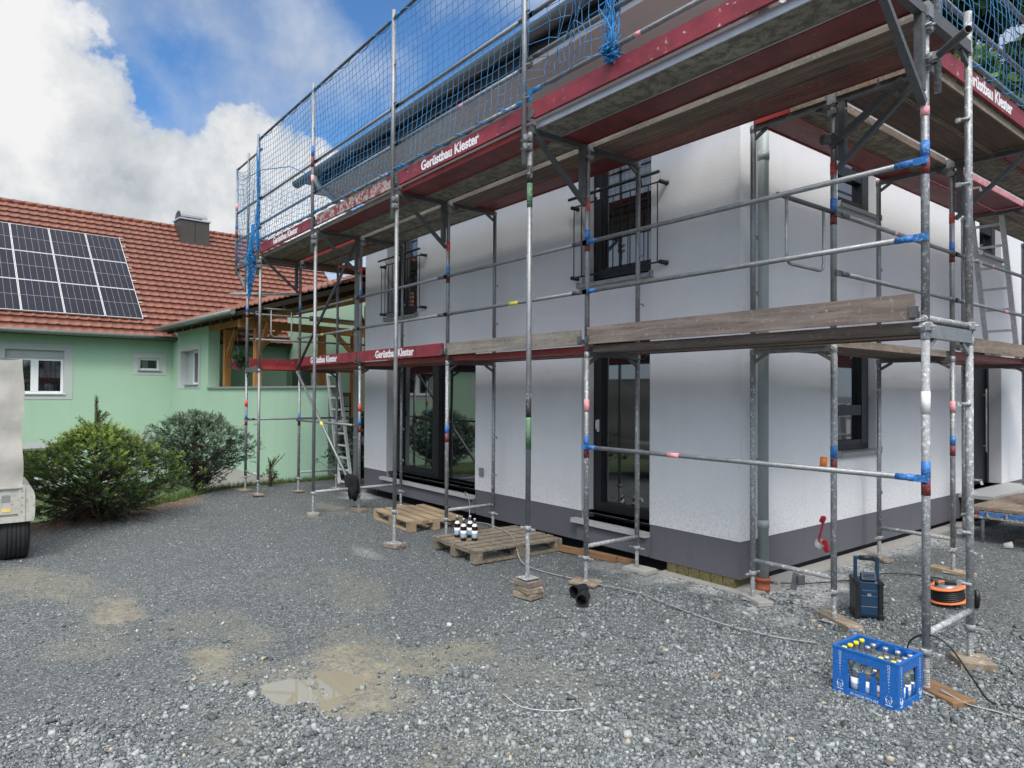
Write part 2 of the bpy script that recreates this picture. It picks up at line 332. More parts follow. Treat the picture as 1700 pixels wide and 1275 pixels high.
CR = rt*math.cos(ROL)+up2*math.sin(ROL); CU = -rt*math.sin(ROL)+up2*math.cos(ROL)
def vd(u, v): return (fw2 + CR*((u-850)/F_) - CU*((v-637.5)/F_)).normalized()
def add(*a):
    r = a[0]
    for b_ in a[1:]: r = wb.math('ADD', r, b_)
    return r
def mx(*a):
    r = a[0]
    for b_ in a[1:]: r = wb.math('MAXIMUM', r, b_)
    return r
n1 = wb.noise(4.5, 10, .60, vec=Dv); n2 = wb.noise(16, 8, .62, vec=Dv); n3 = wb.noise(1.5, 4, .5, vec=Dv)
cum = wb.math('SUBTRACT', mx(blob(vd(70, 190), 8.0, 5.5), blob(vd(110, 300), 7.5, 4.5), blob(vd(400, 275), 4.6, 3.8), blob(vd(300, 345), 6.5, 3.5), blob(vd(-20, 60), 6, 5), blob(vd(480, 320), 5.0, 3.5)), wb.math('MULTIPLY', blob(vd(235, 170), 2.4, 3.2), .30))
blue = mx(blob(vd(600, 250), 4.2, 4.5), blob(vd(640, -30), 5, 4), blob(vd(800, 130), 7, 6), wb.math('MULTIPLY', blob(vd(225, 165), 2.6, 2.8), .7), wb.math('MULTIPLY', blob(vd(300, 110), 2.4, 2.4), .6))
cb = wb.math('ADD', wb.math('MULTIPLY', n1, 1.5), wb.math('MULTIPLY', n2, .45))
cden = wb.math('ADD', cb, wb.math('MULTIPLY', cum, .9))
cmask = wb.ramp(wb.math('SUBTRACT', cden, .8), [(.58, 0.), (.64, .75), (.74, 1.)])
veil_d = wb.math('SUBTRACT', wb.math('ADD', wb.math('MULTIPLY', n3, .5), wb.math('MULTIPLY', n1, .9)), wb.math('MULTIPLY', blue, .36))
vmask = wb.ramp(veil_d, [(.42, 0.), (.70, .85)])
sh = N('ShaderNodeMapping'); L_(Dv, sh.inputs[0]); sh.inputs['Location'].default_value = (-.02, .02, .06)
n1b = wb.noise(4.5, 10, .60, vec=sh.outputs[0]); shade = wb.math('ADD', wb.math('MULTIPLY', wb.math('SUBTRACT', n1, n1b), 1.9), .5)
low = blob(vd(200, 420), 9.5, 6.0)
sh2 = wb.math('SUBTRACT', wb.math('ADD', shade, wb.math('MULTIPLY', cum, .28)), wb.math('MULTIPLY', low, .46))
ccol = wb.ramp(sh2, [(.0, (.42, .46, .52)), (.4, (.70, .735, .77)), (.72, (.98, .98, .98))])
vcol = wb.ramp(shade, [(.2, (.46, .55, .70)), (.8, (.70, .77, .88))])
bg1 = N('ShaderNodeBackground'); bg1.inputs[1].default_value = .135
skc = wb.mix(1.0, sky.outputs[0], (.70, 1.02, 1.28), 'MULTIPLY'); L_(skc, bg1.inputs[0])
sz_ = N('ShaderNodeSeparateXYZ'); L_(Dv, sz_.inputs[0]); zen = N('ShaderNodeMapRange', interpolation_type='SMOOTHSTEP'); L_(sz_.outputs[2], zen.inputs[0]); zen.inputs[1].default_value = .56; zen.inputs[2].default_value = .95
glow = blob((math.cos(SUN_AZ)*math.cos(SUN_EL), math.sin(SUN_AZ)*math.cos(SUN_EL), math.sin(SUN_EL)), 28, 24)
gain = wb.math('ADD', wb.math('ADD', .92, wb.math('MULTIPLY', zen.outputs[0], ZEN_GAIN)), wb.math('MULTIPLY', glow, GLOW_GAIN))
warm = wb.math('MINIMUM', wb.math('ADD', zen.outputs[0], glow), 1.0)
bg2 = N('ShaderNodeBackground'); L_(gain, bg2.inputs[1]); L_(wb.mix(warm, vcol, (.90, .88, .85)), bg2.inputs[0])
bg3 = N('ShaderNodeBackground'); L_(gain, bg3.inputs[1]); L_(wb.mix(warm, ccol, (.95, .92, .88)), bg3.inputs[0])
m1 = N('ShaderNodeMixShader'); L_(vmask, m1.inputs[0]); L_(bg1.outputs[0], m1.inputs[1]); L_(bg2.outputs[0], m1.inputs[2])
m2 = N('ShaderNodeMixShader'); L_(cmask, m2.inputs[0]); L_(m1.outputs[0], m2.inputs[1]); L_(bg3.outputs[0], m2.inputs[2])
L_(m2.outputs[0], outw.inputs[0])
sl = bpy.data.lights.new('sun', 'SUN'); sl.energy = 1.7; sl.angle = R(11); sl.color = (1, .96, .9); so = bpy.data.objects.new('sun', sl); COL.objects.link(so)
sd = Vector((math.cos(SUN_AZ)*math.cos(SUN_EL), math.sin(SUN_AZ)*math.cos(SUN_EL), math.sin(SUN_EL))); so.rotation_euler = sd.to_track_quat('Z', 'Y').to_euler(); so.location = (6, -6, 15)
cam = bpy.data.cameras.new('camera'); cam.lens = F_/1700*36; cam.sensor_width = 36; cam.clip_start = .05; cam.clip_end = 3000
co = bpy.data.objects.new('camera', cam); COL.objects.link(co); sc.camera = co
mt = Matrix((CR, CU, -fw2)).transposed().to_4x4(); mt.translation = Vector((3.704, -5.616, 1.835)); co.matrix_world = mt
sc.view_settings.view_transform = 'Standard'; sc.view_settings.look = 'None'; sc.view_settings.exposure = 0; sc.view_settings.gamma = 1
sc.cycles.max_bounces = 8; sc.cycles.use_denoising = True

# ------------------------------------------------------------------ ground
def sstep(a, b_, x):
    t = np.clip((x-a)/(b_-a), 0, 1); return t*t*(3-2*t)
def bound(y):
    return np.interp(y, [-30, -8, -5.0, -4.3, -3.5, -2.9, -2.0, -1.0, .6, 3, 12, 40], [-4.5, -6.6, -7.55, -8.0, -8.15, -8.7, -9.55, -9.7, -9.9, -10.3, -11, -12])
def vnoise(x, y, s, seed=0):
    r = np.random.default_rng(seed).random((64, 64)); xi = x*s+100; yi = y*s+100
    x0 = np.floor(xi).astype(int); y0 = np.floor(yi).astype(int); fx = xi-x0; fy = yi-y0; fx = fx*fx*(3-2*fx); fy = fy*fy*(3-2*fy)
    g = lambda a, b_: r[a % 64, b_ % 64]
    return (g(x0, y0)*(1-fx)+g(x0+1, y0)*fx)*(1-fy)+(g(x0, y0+1)*(1-fx)+g(x0+1, y0+1)*fx)*fy
def fb(x, y, s, seed=0): return sum(vnoise(x, y, s*2**k, seed+k)*.5**(k+1) for k in range(4))
MUD = [(-4.4,-5.4,.7,.3,.6),(-3.2,-4.9,.6,.25,.3),(-2.0,-4.3,.6,.25,.3),(-1.0,-3.4,.6,.3,.35),(.7,-2.7,.4,.3,.3),(-2.87,-4.60,.42,.28,.9),(-3.9,-5.1,.6,.35,.55),(-1.3,-4.35,.34,.2,.9),(-1.5,-4.02,.5,.3,.45),(-.62,-4.05,.5,.36,.75),(-.30,-3.72,.55,.36,1.),(-.3,-3.2,.3,.45,.7),(0.02,-3.65,.42,.30,.7),(1.1,-3.0,.3,.22,.55),(-6.7,-1.15,.75,.28,.9),(-6.0,-1.3,.4,.2,.6),(-2.3,-3.0,.7,.3,.35),(-.05,-4.4,.6,.25,.35),(.2,-2.9,.4,.4,.3),(1.0,-3.5,.45,.3,.5),(-2.2,-4.9,.5,.3,.35)]
DUST = [(-.3,-.1,.7,.35,1.),(.1,.15,.6,.5,1.),(.45,.25,.5,.4,.7),(.25,.9,.35,.9,.85),(.1,3.2,.3,2.5,.7),(-.9,-.3,.8,.25,.45),(-7.6,-.15,.6,.35,.7),(.3,6.5,.5,1.5,.6),(-1.5,-.35,.5,.25,.35),(.55,-.3,.35,.3,.5),(1.2,-2.9,.35,.2,.25),(-3.6,-2.1,.5,.12,.3)]
PUD = [(-.42,-4.08,.22,.16,1.),(-.40,-3.78,.22,.18,1.),(-.15,-3.95,.2,.14,.6)]
def zone(x, y, Ls, seed):
    m = np.zeros_like(x)
    for cx, cy, rx, ry, a in Ls:
        d = np.sqrt(((x-cx)/rx)**2+((y-cy)/ry)**2) + (fb(x, y, 2.3, seed)-.47)*3.0
        m = np.maximum(m, a*(1-sstep(.35, 1.25, d)))
    return m
def coarseness(x, y):
    d = np.hypot(x-3.7, y+5.6); c = np.maximum(1-sstep(3.7, 5.2, d + (fb(x, y, .8, 5)-.47)*2), sstep(-1.6, .6, x+.35*(y+1.5))*(1-sstep(9, 14, d)))
    return np.clip(c, 0, 1)
def gheight(x, y):
    d = bound(y)-x
    z = -1.05*sstep(-.1, 4.5, d) - .25*sstep(3, 14, d)
    pd_ = np.hypot((x+.3)/1.1, (y+3.95)/.9)
    z += (fb(x, y, .7, 3)-.47)*.05*sstep(.8, 1.6, pd_)
    inner = (x > -8.0) & (x < .02) & (y > .0) & (y < 9); z = np.where(inner, z-.22, z)
    z = np.where((x > -.8) & (x < .02) & (y > -.03) & (y < 9) & inner, -.03, z)
    z -= zone(x, y, MUD, 11)*.006*sstep(.8, 1.6, pd_) + zone(x, y, PUD, 41)*.034 + (fb(x, y, 6, 21)-.47)*.012*(1-sstep(.8, 1.6, pd_))
    # keep scaffold and house surroundings level
    return z
def axis(lo, hi, st, far, g=1.18):
    a = list(np.arange(lo, hi+1e-6, st)); s = st
    l = [lo]
    while l[-1] > -far: s *= g; l.append(l[-1]-s)
    s = st; r_ = [a[-1]]
    while r_[-1] < far: s *= g; r_.append(r_[-1]+s)
    return np.array(l[::-1][:-1]+a+r_[1:])
gx = axis(-10.5, 4.2, .05, 900); gy = axis(-6.0, 2.0, .05, 900)
X, Y = np.meshgrid(gx, gy); Z = gheight(X, Y)
V = np.stack([X.ravel(), Y.ravel(), Z.ravel()], 1); nx, ny = len(gx), len(gy)
ii = (np.arange(ny-1)[:, None]*nx + np.arange(nx-1)[None, :]).ravel(); Fq = np.stack([ii, ii+1, ii+nx+1, ii+nx], 1)
gr = np_mesh('ground', V, Fq, ['ground', 'hill_grass'], smooth=True); struct(gr)
me = gr.data; ca = me.color_attributes.new('zones', 'FLOAT_COLOR', 'POINT')
mudv = zone(X, Y, MUD, 11); dustv = zone(X, Y, DUST, 31); dB = bound(Y)-X
soilv = sstep(-.75, -.15, dB + (fb(X, Y, 2.2, 9)-.47)*1.1)*(Y < -2.6)*.95 + sstep(0, .4, dB)*(Y >= -2.6)*.6
ca.data.foreach_set('color', np.stack([mudv.ravel(), dustv.ravel(), np.clip(soilv, 0, 1).ravel(), coarseness(X, Y).ravel()], 1).astype(np.float32).ravel())
fc = V[Fq].mean(1); mi = ((bound(fc[:, 1])-fc[:, 0]) > .7).astype(np.int32); me.polygons.foreach_set('material_index', mi)

# puddle: flat water lying in the depression of the mud
pm = MB(); pm.add([(-.95, -4.6, -.0165), (.45, -4.6, -.0165), (.45, -3.3, -.0165), (-.95, -3.3, -.0165)], [(0, 1, 2, 3)]); struct(pm.build('puddle', 'puddle'))

# gravel stones: crushed stone pieces nobody could count
def rock_shapes(k):
    cv = np.array([(-1,-1,-1),(1,-1,-1),(1,1,-1),(-1,1,-1),(-1,-1,1),(1,-1,1),(1,1,1),(-1,1,1)], float)*.62
    fi = np.array([(0,3,2,1),(4,5,6,7),(0,1,5,4),(1,2,6,5),(2,3,7,6),(3,0,4,7)]); out = []
    for _ in range(k):
        s = cv*RNG.uniform(.45, 1.25, (8, 3)); s[4:, :2] *= RNG.uniform(.35, .95); s[:, :2] += RNG.uniform(-.25, .25, 2)*(cv[:, 2:3] > 0); out.append(s*np.array([1, RNG.uniform(.5, .95), RNG.uniform(.3, .75)]))
    return np.array(out), fi
def scatter(name, px, py, size, tone, sink=.25):
    n = len(px); sh_, fi = rock_shapes(60); S = sh_[RNG.integers(0, 60, n)]*size[:, None, None]*.5
    a = RNG.uniform(0, 2*np.pi, n); tx = RNG.normal(0, .5, n); ca_, sa = np.cos(a), np.sin(a)
    x = S[:, :, 0]; y = S[:, :, 1]*np.cos(tx)[:, None] - S[:, :, 2]*np.sin(tx)[:, None]; z = S[:, :, 1]*np.sin(tx)[:, None] + S[:, :, 2]*np.cos(tx)[:, None]
    Xr = x*ca_[:, None]-y*sa[:, None]+px[:, None]; Yr = x*sa[:, None]+y*ca_[:, None]+py[:, None]; Zr = z + (gheight(px, py)+size*.12)[:, None]
    V = np.stack([Xr.ravel(), Yr.ravel(), Zr.ravel()], 1); Fq = (np.arange(n)[:, None, None]*8 + fi[None]).reshape(-1, 4)
    return stuff(np_mesh(name, V, Fq, 'stone', tone=np.repeat(tone, 6)))
def sample(n, near):
    # polar about the yard's foreground
    ang = RNG.uniform(R(51.95+90-43), R(51.95+90+43), n); ds, r_ = (2.6, 6.8) if near else (5.5, 15); d = np.sqrt(RNG.uniform(ds**2, r_**2, n)) if not near else ds*(r_/ds)**RNG.uniform(0, 1, n)
    return 3.7+d*np.cos(ang), -5.6+d*np.sin(ang), d
def keep(px, py, d, near):
    c = coarseness(px, py); mud = zone(px, py, MUD, 11); cl = fb(px, py, 2.6, 77)
    ok = ~((px < .05) & (px > -8) & (py > -.02)) & (bound(py)-px < .4)
    pr = (.04+.96*c)*(1-.85*mud)*np.clip((cl-.25)*3.2, .2, 1)
    return ok & (RNG.random(len(px)) < pr)
px, py, d = sample(230000, True); k = keep(px, py, d, True); px, py, d = px[k], py[k], d[k]
size = np.clip(RNG.lognormal(math.log(.0195), .52, len(px)), .006, .085); tone = np.clip(RNG.normal(.40, .27, len(px)), 0, 1); tone = np.where(RNG.random(len(px)) < .99, np.minimum(tone, .84), 1.)
g1 = scatter('gravel', px, py, size, tone)
px, py, d = sample(60000, False); k = keep(px, py, d, False); px, py = px[k], py[k]
size = np.clip(RNG.lognormal(math.log(.024), .35, len(px)), .012, .06); tone = np.clip(RNG.normal(.52, .22, len(px)), 0, .93)
g2 = scatter('gravel', px, py, size, tone)
nn = 170000; px = RNG.uniform(-9.5, 2, nn); py = RNG.uniform(-6, -.1, nn); k = (RNG.random(nn) < .5) & (bound(py)-px < .2) & (zone(px, py, MUD, 11) < .6); px, py = px[k], py[k]
size = np.clip(RNG.lognormal(math.log(.0125), .40, len(px)), .006, .04); tone = np.clip(RNG.normal(.47, .27, len(px)), 0, .93); g3 = scatter('gravel', px, py, size, tone)
big_st = np.array([(-.85,-2.67,.085,.9),(-1.5,-4.18,.08,.25),(-1.93,-4.08,.06,.88),(-.13,-4.76,.07,.86),(.06,-3.37,.07,.5),(-.83,-3.13,.05,.9),(1.97,-1.55,.06,.9),(-1.25,-2.95,.07,.85),(.25,-3.35,.06,.8),(.9,-3.95,.08,.7),(1.5,-3.5,.07,.6),(-.75,-3.95,.05,.8),(-3.3,-5.0,.07,.4),(2.6,-2.2,.1,.55),(2.4,-1.9,.08,.5),(2.15,-2.15,.07,.5),(1.2,-4.25,.09,.75),(2.3,-1.1,.07,.45),(.3,-4.3,.07,.85),(-.3,-3.65,.05,.35),(-.2,-3.5,.05,.85)])
g4 = scatter('gravel', big_st[:, 0], big_st[:, 1], big_st[:, 2], big_st[:, 3])
for g, lb in ((g1, 'coarse crushed grey stone in the foreground of the yard'), (g2, 'scattered grey stones further out on the yard and along the right wall'), (g3, 'fine grey grit over the compacted middle of the yard'), (g4, 'larger pale loose stones lying on the gravel and mud')): tag(g, lb, 'gravel')

# ------------------------------------------------------------------ new white house
HX, HY, ZP, ZB, ZT = -7.9, 9.2, .455, .10, 5.5
house = thing('house', 'new white rendered two storey house with dark grey plinth behind the scaffold', 'house', (0, 0, 0))
def wall_grid(mb, u0, u1, z0, z1, holes, f, mi=0, rev=.2, mi_rev=1):
    """f(u, depth, z) -> 3D. front skin with reveals"""
    us = sorted({u0, u1, *[h[0] for h in holes], *[h[1] for h in holes]}); zs = sorted({z0, z1, *[h[2] for h in holes if z0 < h[2] < z1], *[h[3] for h in holes if z0 < h[3] < z1]})
    for i in range(len(us)-1):
        for j in range(len(zs)-1):
            uc, zc = (us[i]+us[i+1])/2, (zs[j]+zs[j+1])/2
            if any(h[0] < uc < h[1] and h[2] < zc < h[3] for h in holes): continue
            mb.add([f(us[i], 0, zs[j]), f(us[i+1], 0, zs[j]), f(us[i+1], 0, zs[j+1]), f(us[i], 0, zs[j+1])], [(0, 1, 2, 3)], mi)
    for h in holes:
        a, b_, c, d = h[:4]; c = max(c, z0); d = min(d, z1); rv = h[4] if len(h) > 4 else rev
        if c >= d: continue
        Q = [((a, c), (a, d)), ((a, d), (b_, d)), ((b_, d), (b_, c)), ((b_, c), (a, c))]
        for (p, q) in Q: mb.add([f(p[0], 0, p[1]), f(q[0], 0, q[1]), f(q[0], rv, q[1]), f(p[0], rv, p[1])], [(0, 1, 2, 3)], mi_rev)
fF = lambda u, d, z: (u, d, z); fR = lambda u, d, z: (-d, u, z)
W1 = (-7.03, -4.32, .37, 2.45); W2 = (-2.13, -1.09, .37, 2.45); U1 = (-7.06, -6.0, 3.13, 5.1); U2 = (-2.14, -1.08, 3.13, 5.1)
G1 = (1.86, 2.79, 1.2, 2.42, .09); H1 = (1.86, 2.80, 3.97, 5.1, .09); DR = (5.85, 7.13, .45, 2.55, .20); H2 = (6.2, 7.15, 4.0, 5.1, .09)
mb = MB(); wall_grid(mb, HX, 0, ZP, ZT+.1, [W1, W2, U1, U2], fF); wall_grid(mb, 0, HY, ZP, ZT+.1, [G1, H1, DR, H2], fR)
mb.add([(HX, 0, ZP), (HX, HY, ZP), (HX, HY, ZT+.1), (HX, 0, ZT+.1)], [(0, 1, 2, 3)]); mb.add([(HX, HY, ZP), (0, HY, ZP), (0, HY, ZT+.1), (HX, HY, ZT+.1)], [(0, 1, 2, 3)])
mb.build('wall', ['plaster_white', 'reveal'], house)
mb = MB(); wf = lambda u, d, z: (u, d+.006, z); wr = lambda u, d, z: (-d-.006, u, z)
wall_grid(mb, HX, -.006, ZB, ZP, [(W1[0]-.0, W1[1], .37, ZP), (W2[0], W2[1], .37, ZP)], wf); wall_grid(mb, .006, HY, ZB, ZP, [(DR[0], DR[1], .4, ZP)], wr)
mb.add([(HX+.006, .006, ZB), (-.006, .006, ZB), (-.006, HY, ZB), (HX+.006, HY, ZB)], [(0, 1, 2, 3)]); mb.add([(HX+.006, 0, ZB), (HX+.006, HY, ZB), (HX+.006, HY, ZP), (HX+.006, 0, ZP)], [(0, 1, 2, 3)])
mb.boxmm((W1[0]-.02, -.045, ZB+.02), (W1[1]+.02, .004, .325)); mb.boxmm((W2[0]-.03, -.045, ZB+.02), (W2[1]+.01, .004, .325))
mb.build('plinth', ['plinth', 'plinth'], house)
mb = MB(); mb.boxmm((HX+.1, .22, -.5), (-.85, .4, ZB)); mb.boxmm((-.85, .06, -.4), (-.08, .4, ZB-.001), 1); mb.boxmm((-.13, .4, -.4), (-.07, HY-.1, ZB-.001), 0)
for i in range(6): mb.obox((-.80+i*.135, .035, .045), (.125, .05, .10), 0, 0, random.uniform(-.03, .03), 1)
mb.build('foundation', ['dark_void', 'rockwool'], house)
# interior dark back so that openings are closed
mb = MB(); mb.boxmm((HX+.45, .45, .0), (-.45, HY-.2, 5.4)); mb.build('interior', 'dark_void', house)
# soffit + roof + gutter
mb = MB(); mb.boxmm((-8.45, -.80, ZT), (.28, HY+.5, ZT+.06)); mb.build('soffit', 'soffit', house)
mb = MB(); mb.boxmm((-8.47, -.83, ZT+.07), (.30, HY+.5, ZT+.22), 1)
rz0, rz1 = ZT+.22, ZT+.55
mb.add([(-8.75, -.93, rz0+.03), (.33, -.93, rz0+.03), (.33, HY+.6, rz0+.03), (-8.75, HY+.6, rz0+.03), (-5, 4.3, rz1), (-3, 4.3, rz1)], [(0, 1, 5, 4), (1, 2, 5), (2, 3, 4, 5), (3, 0, 4), (3, 2, 1, 0)], 0)
roof = mb.build('roof', ['gutter_grey', 'black'], house)
mb = MB(); n = 8
for x0, x1 in ((-8.95, .36),):
    prof = [(-.93-.095*math.cos(math.pi*k/n), 5.80-.10*math.sin(math.pi*k/n)) for k in range(n+1)] + [(-.93+.083*math.cos(math.pi*k/n), 5.80-.088*math.sin(math.pi*k/n)) for k in range(n+1)]
    vs = [(x0, a, c) for a, c in prof] + [(x1, a, c) for a, c in prof]; q = len(prof); mb.add(vs, [(i, i+1, q+i+1, q+i) for i in range(q-1)], 0, True)
    for xx in (x0, x1): mb.add([(xx, a, c) for a, c in prof[:n+1]], [tuple(range(n+1))])
for i in range(12): mb.boxmm((-8.6+i*.78, -1.03, 5.78), (-8.575+i*.78, -.80, 5.80)); mb.path([(-8.59+i*.78, -.93-.1*math.cos(math.pi*k/6), 5.80-.105*math.sin(math.pi*k/6)) for k in range(7)], .006, 5)
mb.build('gutter', 'gutter_grey', house)
mb = MB(); mb.path([(-8.0, -.93, 5.72), (-8.0, -.93, 5.62), (-8.0, -.88, 5.52), (-8.0, -.22, 5.12), (-8.0, -.14, 5.02), (-8.0, -.12, 4.9), (-8.0, -.12, .1)], .05, 14)
for z in (1., 2.9, 4.6): mb.lathe([(.052, -.02), (.058, -.02), (.058, .02), (.052, .02)], (-8.0, -.12, z), 14)
mb.build('downpipe', 'pipe_grey', house)
mb = MB(); mb.path([(.11, .21, 5.7), (.11, .21, .12)], .05, 16)
for z in (.62, 2.25, 4.1): mb.lathe([(.05, -.04), (.056, -.04), (.056, .04), (.05, .04)], (.11, .21, z), 16)
pp = mb.build('downpipe', 'pipe_grey', house)
mb = MB(); mb.lathe([(.05, .0), (.066, .0), (.066, .03), (.062, .035), (.062, .09), (.068, .09), (.068, .12), (.05, .12)], (.11, .21, .0), 18); mb.build('drain_collar', 'terracotta', pp)
def window(holes, f, rv=.2, kind='casement', sill='metal', name='window', label=None):
    a, b_, c, d = holes[:4]; mb = MB(lambda p: f(*p)); t = .07
    dpt = rv; fr = lambda x0, x1, z0, z1, dd=.0, th=.06: mb.boxmm((x0, dpt-.0+dd, z0), (x1, dpt+dd+th, z1))
    fr(a, a+t, c, d); fr(b_-t, b_, c, d); fr(a+t, b_-t, c, c+t*1.15); fr(a+t, b_-t, d-t, d)
    panes = []
    if kind == 'slide':
        m = a + (b_-a)*.50
        fr(m-.10, m+.09, c+t, d-t, -.03)
        fr(a+t, a+t+.09, c+t, d-t, -.03); fr(a+t+.09, m-.10, c+t, c+t+.13, -.03); fr(a+t+.09, m-.10, d-t-.09, d-t, -.03)
        panes = [(a+t+.09, m-.10, c+t+.13, d-t-.09), (m+.09, b_-t, c+t, d-t)]
    elif kind == 'french':
        fr(a+t, a+t+.08, c+t, d-t, -.025); fr(b_-t-.06, b_-t, c+t, d-t, -.025); fr(a+t+.08, b_-t-.06, c+t, c+t+.12, -.025); fr(a+t+.08, b_-t-.06, d-t-.07, d-t, -.025)
        panes = [(a+t+.08, b_-t-.06, c+t+.12, d-t-.07)]
    elif kind == 'cross':
        zc = c+(d-c)*.38 if (d-c) < 1.3 else c+.4
        fr(a+t, a+t+.05, c+t, d-t, -.025); fr(b_-t-.16, b_-t, c+t, d-t, -.03); fr(a+t+.05, b_-t-.16, zc-.06, zc+.06, -.025); fr(a+t+.05, b_-t-.16, c+t, c+t+.05, -.025)
        panes = [(a+t+.05, b_-t-.16, c+t+.05, zc-.06), (a+t+.05, b_-t-.16, zc+.06, d-t)]
    o = mb.build(name, 'frame_dark', house)
    if label: o['label'] = label
    for (x0, x1, z0, z1) in panes:
        pm = MB(lambda p: f(*p)); dd = dpt+.03; pm.add([(x0, dd, z0), (x1, dd, z0), (x1, dd, z1), (x0, dd, z1)], [(0, 1, 2, 3)]); pm.build('pane', 'glass', o)
    if kind in ('slide', 'french'):
        hm = MB(lambda p: f(*p)); hx = a+t+.04; hm.boxmm((hx-.012, dpt-.045, c+1.02), (hx+.012, dpt-.026, c+1.16)); hm.boxmm((hx-.008, dpt-.07, c+1.05), (hx+.008, dpt-.045, c+1.15)); hm.build('handle', 'frame_white' if kind == 'french' else 'frame_dark', o)
    if sill == 'stone':
        sm_ = MB(lambda p: f(*p)); sm_.boxmm((a-.09, -.09, c-.05), (a+.0, -.002, c)); sm_.boxmm((a, -.09, c-.05), (b_, rv+.0, c)); sm_.boxmm((b_, -.09, c-.05), (b_+.015, -.002, c)); sm_.build('sill', 'granite', o)
        sk = MB(lambda p: f(*p)); sk.boxmm((a+.001, .012, c), (a+.012, rv, c+.10)); sk.build('skirting', 'granite', o)
    elif sill == 'metal':
        sm_ = MB(lambda p: f(*p)); sm_.boxmm((a-.03, -.05, c-.012), (b_+.03, -.002, c-.001)); sm_.boxmm((a, -.002, c-.011), (b_, rv, c+.004)); sm_.boxmm((a-.03, -.055, c-.045), (b_+.03, -.045, c-.001)); sm_.boxmm((a-.035, -.055, c-.046), (a-.02, -.002, c+.02)); sm_.boxmm((b_+.02, -.055, c-.046), (b_+.035, -.002, c+.02)); sm_.build('sill', 'metal_sill', o)
    return o
window(W1, fF, kind='slide', sill='stone', label='wide sliding glass door with granite sill'); window(W2, fF, kind='french', sill='stone', label='narrow full height glass door with granite sill')
wu1 = window(U1, fF, kind='french'); wu2 = window(U2, fF, kind='french')
window(G1, fR, rv=.09, kind='cross'); window(H1, fR, rv=.09, kind='cross'); window(H2, fR, rv=.09, kind='cross')
for (a, b_, wnd) in ((-7.13, -5.72, wu1), (-2.23, -.87, wu2)):
    mb = MB(); y = -.10
    mb.tube((a, y-.03, 4.135), (b_, y-.03, 4.135), .018); mb.tube((a+.03, y, 4.04), (b_-.0, y, 4.04), .010, 8); mb.tube((a+.03, y, 3.205), (b_-.0, y, 3.205), .010, 8)
    for i in range(11): x = a+.06+(b_-a-.1)*i/10; mb.tube((x, y, 3.2), (x, y, 4.04), .006, 6)
    for x in (a+.25, b_-.25): mb.tube((x, y, 4.04), (x, y-.03, 4.13), .008, 6)
    for x in (a+.03, b_-.0):
        for z in (3.205, 4.04): mb.lathe([(.001, -.01), (.022, -.01), (.022, .1), (.03, .1), (.03, .11), (.001, .11)], (x, y, z), 10, axis=(0, 1, 0))
    mb.build('balcony_railing', 'rail_dark', house)
# entrance door
mb = MB(lambda p: fR(*p)); a, b_, c, d = DR[:4]; rv = DR[4]
mb.boxmm((a, rv, c), (b_, rv+.06, d)); mb.boxmm((a, rv-.03, c), (a+.08, rv, d)); mb.boxmm((b_-.08, rv-.03, c), (b_, rv, d)); mb.boxmm((a+.45, rv-.02, c+.1), (a+.52, rv, d-.1)); mb.boxmm((a+.08, rv-.015, c+1.2), (b_-.08, rv, c+1.24))
dr = mb.build('door', 'frame_dark', house); mb = MB(lambda p: fR(*p)); mb.tube((b_-.22, rv-.06, c+.5), (b_-.22, rv-.06, c+1.5), .014); mb.tube((b_-.22, rv-.06, c+.6), (b_-.22, rv, c+.6), .01, 8); mb.tube((b_-.22, rv-.06, c+1.4), (b_-.22, rv, c+1.4), .01, 8); mb.build('handle', 'alu', dr)
mb = MB(); mb.boxmm((-.20, 5.851, .40), (-.004, 7.129, .45)); mb.boxmm((-.002, 5.35, .40), (.42, 7.45, .45)); mb.boxmm((.002, 5.42, .12), (.36, 7.38, .398), 1); mb.build('doorstep', ['granite', 'plinth'], house)
mb = MB(); mb.boxmm((-4.20, -.02, .66), (-4.10, .002, .78)); mb.boxmm((-4.185, -.026, .675), (-4.115, -.02, .765)); mb.build('wall_socket', 'metal_sill', house)
mb = MB(); mb.boxmm((-.05, .45, -.2), (.12, HY, .035)); mb.boxmm((-.9, -.10, -.2), (.16, .44, .008)); tag(mb.build('concrete_strip', 'concrete', None, (0, 0, 0)), 'pale rough concrete strip along the foot of the white house by the right corner', 'concrete footing')
mb = MB(); mb.path([(-4.45, -.06, .32), (-4.40, -.12, .42), (-4.33, -.12, .40), (-4.30, -.10, .25), (-4.28, -.12, .1), (-4.25, -.16, .02)], .006, 6); tag(mb.build('cable', 'cable_grey', None, (-4.4, -.1, 0)), 'short grey cable end curling over the granite sill of the sliding door', 'cable')

